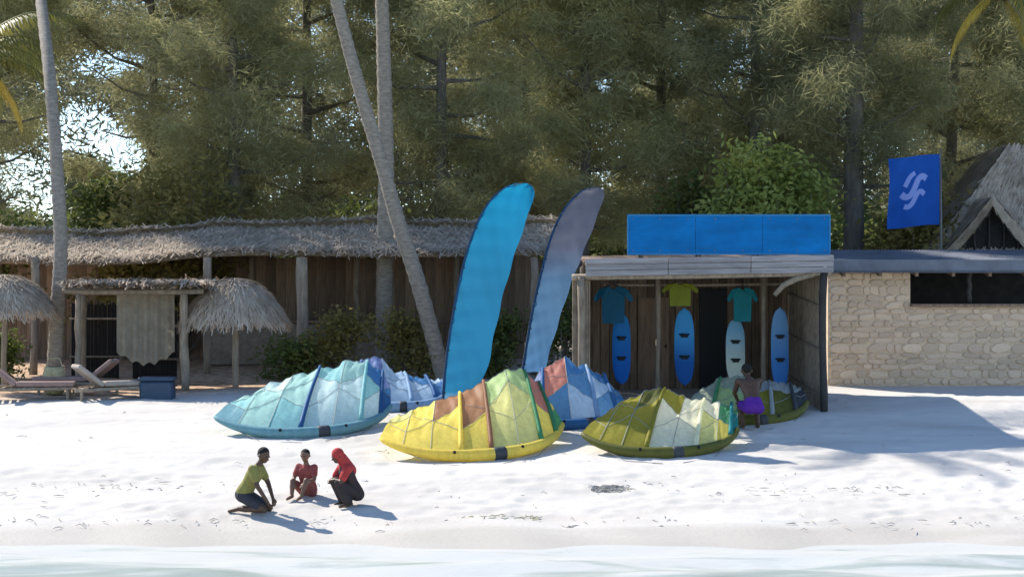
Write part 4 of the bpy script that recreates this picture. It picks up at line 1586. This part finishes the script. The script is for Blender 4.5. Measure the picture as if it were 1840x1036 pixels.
def flag_stroke(pts, w, nm):
    """pale printed mark lying on the cloth"""
    m_ = MB()
    for _ in range(3):
        q_ = [pts[0]]
        for a_, b2 in zip(pts[:-1], pts[1:]):
            q_ += [(a_[0] * .75 + b2[0] * .25, a_[1] * .75 + b2[1] * .25), (a_[0] * .25 + b2[0] * .75, a_[1] * .25 + b2[1] * .75)]
        pts = q_ + [pts[-1]]
    N2 = 40
    vs = []
    for i in range(N2):
        f = i / (N2 - 1) * (len(pts) - 1)
        k_ = min(int(f), len(pts) - 2)
        a_, b2 = pts[k_], pts[k_ + 1]
        s_, t = a_[0] + (b2[0] - a_[0]) * (f - k_), a_[1] + (b2[1] - a_[1]) * (f - k_)
        dx, dy = b2[0] - a_[0], b2[1] - a_[1]
        L_ = math.hypot(dx, dy)
        nx_, ny_ = -dy / L_ * w, dx / L_ * w * .72
        vs.append([flag_pt(s_ + nx_, t + ny_) + Vector((0, -.006, 0)), flag_pt(s_, t) + Vector((0, -.006, 0)), flag_pt(s_ - nx_, t - ny_) + Vector((0, -.006, 0))])
    m_.sheet(vs)
    m_.build(nm, M['flagwhite'], fl)


flag_stroke([(.26, .34), (.34, .29), (.44, .33), (.50, .44), (.58, .55), (.68, .58), (.76, .52)], .06, "emblem_stroke")
flag_stroke([(.30, .56), (.38, .50), (.46, .54), (.54, .66), (.62, .72), (.70, .70)], .05, "emblem_stroke")
flag_stroke([(.50, .24), (.60, .28), (.66, .36), (.70, .42)], .045, "emblem_stroke")

# ------------------------------------------------------------------ people


def remesh(mb, voxel, smooth_it=4):
    me = bpy.data.meshes.new("tmp")
    me.from_pydata([tuple(v) for v in mb.v], [], mb.f)
    o = bpy.data.objects.new("tmp", me)
    C.objects.link(o)
    md = o.modifiers.new("r", 'REMESH')
    md.mode = 'VOXEL'
    md.voxel_size = voxel
    sm = o.modifiers.new("s", 'SMOOTH')
    sm.iterations = smooth_it
    sm.factor = .5
    dg = bpy.context.evaluated_depsgraph_get()
    res = bpy.data.meshes.new_from_object(o.evaluated_get(dg))
    bpy.data.objects.remove(o)
    bpy.data.meshes.remove(me)
    return res


def link_mesh(name, me, m, parent):
    me.name = name
    me.materials.clear()
    me.materials.append(m)
    me.polygons.foreach_set("use_smooth", [True] * len(me.polygons))
    o = bpy.data.objects.new(name, me)
    C.objects.link(o)
    o.parent = parent
    ORIGIN[o] = ORIGIN[parent]
    return o


def person(loc, yaw, J, label, skin, top, bottom, hairm, s=1.0, shawl=None, topname='shirt', botname='shorts', sleeves=True, longbot=False):
    """J: joints in metres, person looking along +X. One continuous body; hair and clothes are children."""
    root = thing("person", loc, label, 'person', None)
    v = {k: Vector(p) * s for k, p in J.items()}
    b = MB()
    L, Rr = 'l', 'r'
    H = v['head']
    look = (v['look'] - Vector((0, 0, 0))).normalized()
    side = look.cross(Vector((0, 0, 1))).normalized()
    upv = side.cross(look).normalized()
    B3 = Matrix((look, side, upv)).transposed()

    def hp(x, y, z):
        return H + B3 @ (Vector((x, y, z)) * s)
    # torso
    pel, che, nec = v['pelvis'], v['chest'], v['neck']
    mid = pel.lerp(che, .5)
    for sd in (-1, 1):
        o_ = Vector((0, sd * .075 * s, 0))
        b.cone(pel + o_, .105 * s, mid + o_ * .7, .090 * s)
        b.cone(mid + o_ * .7, .090 * s, che + o_ * 1.1, .105 * s)
    b.cone(che, .10 * s, nec, .055 * s)
    b.cone(nec, .05 * s, H - upv * .07 * s, .05 * s)
    # head
    b.ball(H, .092 * s, 16, 12)
    b.ball(hp(-.015, 0, .03), .095 * s, 16, 12)
    b.ball(hp(.04, 0, -.06), .055 * s, 12, 8)
    b.cone(hp(.088, 0, .01), .012 * s, hp(.112, 0, -.022), .016 * s, 8)
    for sd in (-1, 1):
        b.ball(hp(-.01, sd * .095, -.005), .024 * s, 8, 6)
        b.ball(hp(.08, sd * .034, .026), .014 * s, 8, 6)
    b.cone(hp(.088, -.02, -.052), .010 * s, hp(.088, .02, -.052), .010 * s, 8)
    for q in (L, Rr):
        sg_ = 1 if q == L else -1
        sh, el, ha = v['sh' + q], v['el' + q], v['ha' + q]
        b.cone(che.lerp(sh, .55), .075 * s, sh, .062 * s)
        b.cone(sh, .058 * s, el, .042 * s)
        b.cone(el, .041 * s, ha, .028 * s)
        d = (ha - el).normalized()
        d2 = (d + Vector((0, 0, -.35))).normalized()
        sv = d2.cross(Vector((0, 0, 1)))
        sv = sv.normalized() if sv.length > .05 else Vector((0, 1, 0))
        nv = sv.cross(d2).normalized()
        palm_e = ha + d2 * .075 * s
        b.cone(ha, .027 * s, palm_e, .030 * s)
        for k in range(4):
            off = sv * (k - 1.5) * .021 * s
            f0 = palm_e + off
            ln = (.055, .066, .070, .060)[k] * s
            f1 = f0 + (d2 - nv * .15).normalized() * ln * .55
            f2 = f1 + (d2 - nv * .55).normalized() * ln * .5
            b.cone(f0, .0105 * s, f1, .0095 * s, 6)
            b.cone(f1, .0095 * s, f2, .008 * s, 6)
        t0 = ha + d2 * .025 * s - sv * sg_ * .025 * s
        t1 = t0 + (d2 - sv * sg_ * .9).normalized() * .04 * s
        b.cone(t0, .012 * s, t1, .010 * s, 6)
        b.cone(t1, .010 * s, t1 + d2 * .03 * s, .009 * s, 6)
        hi, kn, an, to = v['hi' + q], v['kn' + q], v['an' + q], v['to' + q]
        b.cone(hi, .088 * s, kn, .060 * s)
        b.cone(kn, .058 * s, kn.lerp(an, .35), .058 * s)
        b.cone(kn.lerp(an, .35), .056 * s, an, .036 * s)
        b.cone(an, .038 * s, to, .030 * s)
        b.ball(an.lerp(to, -.2), .034 * s, 8, 6)
    rotm = Matrix.Rotation(yaw, 3, 'Z')

    def place(mb_):
        mb_.v = [tuple(rotm @ Vector(q)) for q in mb_.v]
        return mb_
    link_mesh("body", remesh(place(b), .0085 * s), skin, root)
    for sd in (-1, 1):
        e_ = MB()
        e_.ball(hp(.090, sd * .034, .024), .012 * s, 8, 6)
        place(e_)
        me = bpy.data.meshes.new("eye")
        me.from_pydata(e_.v, [], e_.f)
        link_mesh("eye", me, M['white'], root)
    # hair
    if hairm is not None:
        h_ = MB()
        h_.ball(hp(-.028, 0, .042), (.098 * s, .098 * s, .092 * s), 16, 12)
        h_.ball(hp(-.055, 0, -.0), (.07 * s, .085 * s, .075 * s), 14, 10)
        link_mesh("hair", remesh(place(h_), .012 * s, 2), hairm, root)
    if shawl is not None:
        h_ = MB()
        h_.ball(hp(-.02, 0, .035), .115 * s, 16, 12)
        h_.ball(hp(-.04, 0, -.05), .105 * s, 14, 10)
        h_.cone(hp(-.06, 0, -.06), .10 * s, che + Vector((-.06, 0, .04)) * s, .13 * s)
        for q in (L, Rr):
            h_.cone(che + Vector((-.03, 0, .06)) * s, .13 * s, v['sh' + q] + Vector((0, 0, -.01)), .085 * s)
            h_.cone(v['sh' + q], .082 * s, v['sh' + q].lerp(v['el' + q], .7), .075 * s)
        link_mesh("headscarf", remesh(place(h_), .012 * s, 3), shawl, root)
    if top is not None:
        t = MB()
        for sd in (-1, 1):
            o_ = Vector((0, sd * .078 * s, 0))
            t.cone(pel.lerp(mid, .25) + o_, .120 * s, mid + o_ * .75, .110 * s)
            t.cone(mid + o_ * .75, .108 * s, che + o_ * 1.1, .122 * s)
        t.cone(che, .11 * s, nec.lerp(che, .35), .075 * s)
        for q in (L, Rr):
            t.cone(che.lerp(v['sh' + q], .55), .088 * s, v['sh' + q], .076 * s)
            if sleeves:
                t.cone(v['sh' + q], .074 * s, v['sh' + q].lerp(v['el' + q], .62), .066 * s)
        link_mesh(topname, remesh(place(t), .011 * s, 3), top, root)
    if bottom is not None:
        t = MB()
        for sd in (-1, 1):
            t.cone(pel + Vector((0, sd * .06 * s, 0)), .122 * s, pel.lerp(mid, .45) + Vector((0, sd * .06 * s, 0)), .112 * s)
        for q in (L, Rr):
            e = 1.0 if longbot else .72
            t.cone(pel.lerp(v['hi' + q], .6), .112 * s, v['hi' + q], .108 * s)
            t.cone(v['hi' + q], .106 * s, v['hi' + q].lerp(v['kn' + q], e), .085 * s)
            if longbot:
                t.cone(v['kn' + q], .082 * s, v['kn' + q].lerp(v['an' + q], .8), .10 * s)
        if longbot:
            t.cone(v['knl'].lerp(v['knr'], .5), .10 * s, pel, .13 * s)
            t.cone(v['knl'].lerp(v['knr'], .5), .08 * s, v['anl'].lerp(v['anr'], .5) + Vector((0, 0, .08)), .10 * s)
        link_mesh(botname, remesh(place(t), .011 * s, 3), bottom, root)
    return root


def fab(name, col):
    return mat(name, col, .85, var=.12, vscale=9, bump=.35, bscale=30, spec=.15)


kneel = dict(head=(.15, 0, .93), look=(.85, -.35, -.45), neck=(.07, 0, .79), chest=(.0, 0, .63), pelvis=(-.20, 0, .30),
             shl=(.02, .19, .72), shr=(.02, -.19, .72), ell=(.14, .24, .47), elr=(.12, -.24, .46), hal=(.26, .12, .24), har=(.27, -.14, .18),
             hil=(-.18, .10, .28), hir=(-.18, -.10, .28), knl=(.20, .14, .075), knr=(.20, -.14, .075), anl=(-.24, .11, .07), anr=(-.24, -.11, .07), tol=(-.40, .11, .03), tor=(-.40, -.11, .03))
sit = dict(head=(.02, 0, .86), look=(.9, .1, -.25), neck=(-.02, 0, .70), chest=(-.05, 0, .53), pelvis=(-.12, 0, .11),
           shl=(-.04, .18, .62), shr=(-.04, -.18, .62), ell=(.06, .24, .40), elr=(.06, -.24, .40), hal=(.24, .12, .33), har=(.24, -.12, .33),
           hil=(-.10, .09, .11), hir=(-.10, -.09, .11), knl=(.24, .16, .38), knr=(.24, -.16, .36), anl=(.36, .11, .06), anr=(.36, -.11, .06), tol=(.52, .12, .025), tor=(.52, -.12, .025))
squat = dict(head=(.16, 0, .90), look=(.9, 0, -.35), neck=(.08, 0, .76), chest=(.0, 0, .60), pelvis=(-.20, 0, .22),
             shl=(.03, .18, .69), shr=(.03, -.18, .69), ell=(.16, .25, .47), elr=(.16, -.25, .47), hal=(.24, .12, .50), har=(.25, -.10, .48),
             hil=(-.18, .10, .22), hir=(-.18, -.10, .22), knl=(.18, .16, .44), knr=(.18, -.16, .44), anl=(-.02, .14, .06), anr=(-.02, -.14, .06), tol=(.16, .16, .025), tor=(.16, -.16, .025))
stoop = dict(head=(.30, 0, 1.06), look=(.85, 0, -.5), neck=(.22, 0, .95), chest=(.10, 0, .82), pelvis=(-.18, 0, .42),
             shl=(.15, .20, .88), shr=(.15, -.20, .88), ell=(.34, .22, .66), elr=(.34, -.22, .66), hal=(.52, .10, .50), har=(.52, -.12, .48),
             hil=(-.15, .10, .40), hir=(-.15, -.10, .40), knl=(.22, .16, .47), knr=(.22, -.16, .47), anl=(.04, .14, .07), anr=(.04, -.14, .07), tol=(.22, .16, .025), tor=(.22, -.16, .025))

person(G(458, 34.0, 0), R(-12), kneel, 'person kneeling on the sand in an olive yellow shirt, leftmost of the three', M['skin'], fab('olive_yellow_shirt', (.24, .22, .07)), fab('dark_shorts', (.045, .045, .055)), M['hair'], 1.02)
person(G(549, 35.0, 0), R(245), sit, 'small person in red sitting between two others on the wet sand', M['skin_tan'], fab('faded_red_shirt', (.27, .07, .06)), fab('red_brown_shorts', (.22, .07, .06)), M['hair'], .84)
person(G(622, 34.4, 0), R(200), squat, 'person squatting in a red headscarf and dark dress, rightmost of the three', M['skin'], fab('dark_blouse', (.05, .035, .035)), fab('dark_skirt', (.045, .036, .036)), None, .94, shawl=fab('red_headscarf', (.40, .05, .045)), topname='blouse', botname='skirt', longbot=True)
person(G(1350, 40.6, 0), R(100), stoop, 'bare backed man in purple shorts crouching between the kites and the shed', M['skin'], None, fab('purple_shorts', (.105, .028, .27)), M['hair'], 1.08)

# ------------------------------------------------------------------ small things on the sand


def weed_clump(px, Y, w, d, n_, m, label, name):
    c = G(px, Y, 0)
    m_ = MB()
    for k in range(n_):
        a, r_ = random.uniform(0, 6.28), math.sqrt(random.random())
        p = Vector((c.x + math.cos(a) * r_ * w / 2, c.y + math.sin(a) * r_ * d / 2, 0))
        p.z = gz(p.y) + .01 + .05 * (1 - r_) * random.random()
        q = p + Vector((random.uniform(-.12, .12), random.uniform(-.08, .08), random.uniform(0, .03)))
        e = q + Vector((random.uniform(-.1, .1), random.uniform(-.07, .07), random.uniform(-.03, .01)))
        m_.tube([p, q, e], [.006, .009, .005], 4, cap=False)
    o = m_.build(name, M[m], None)
    return tag(o, label, 'seaweed')


weed_clump(1092, 35.6, .72, .5, 150, 'weed', 'small grey clump of dried seaweed on the open sand below the olive kite', 'seaweed_clump')
weed_clump(890, 33.6, 1.5, .35, 40, 'wrack', 'thin yellowish line of seaweed washed up on the wet sand', 'seaweed_strand')

db = MB()
for k in range(420):
    Y = random.choice((random.gauss(35.6, .35), random.gauss(33.4, .2), random.uniform(34, 46)))
    c = G(random.uniform(-60, 1900), Y, .004)
    a_ = random.uniform(0, 3.14)
    d_ = Vector((math.cos(a_), math.sin(a_), 0)) * random.uniform(.02, .11)
    db.tube([c - d_, c + Vector((0, 0, random.uniform(.0, .03))), c + d_], [.004, .008, .004], 4, cap=False)
db.build("beach_litter", M['weed'], None, kind="stuff")
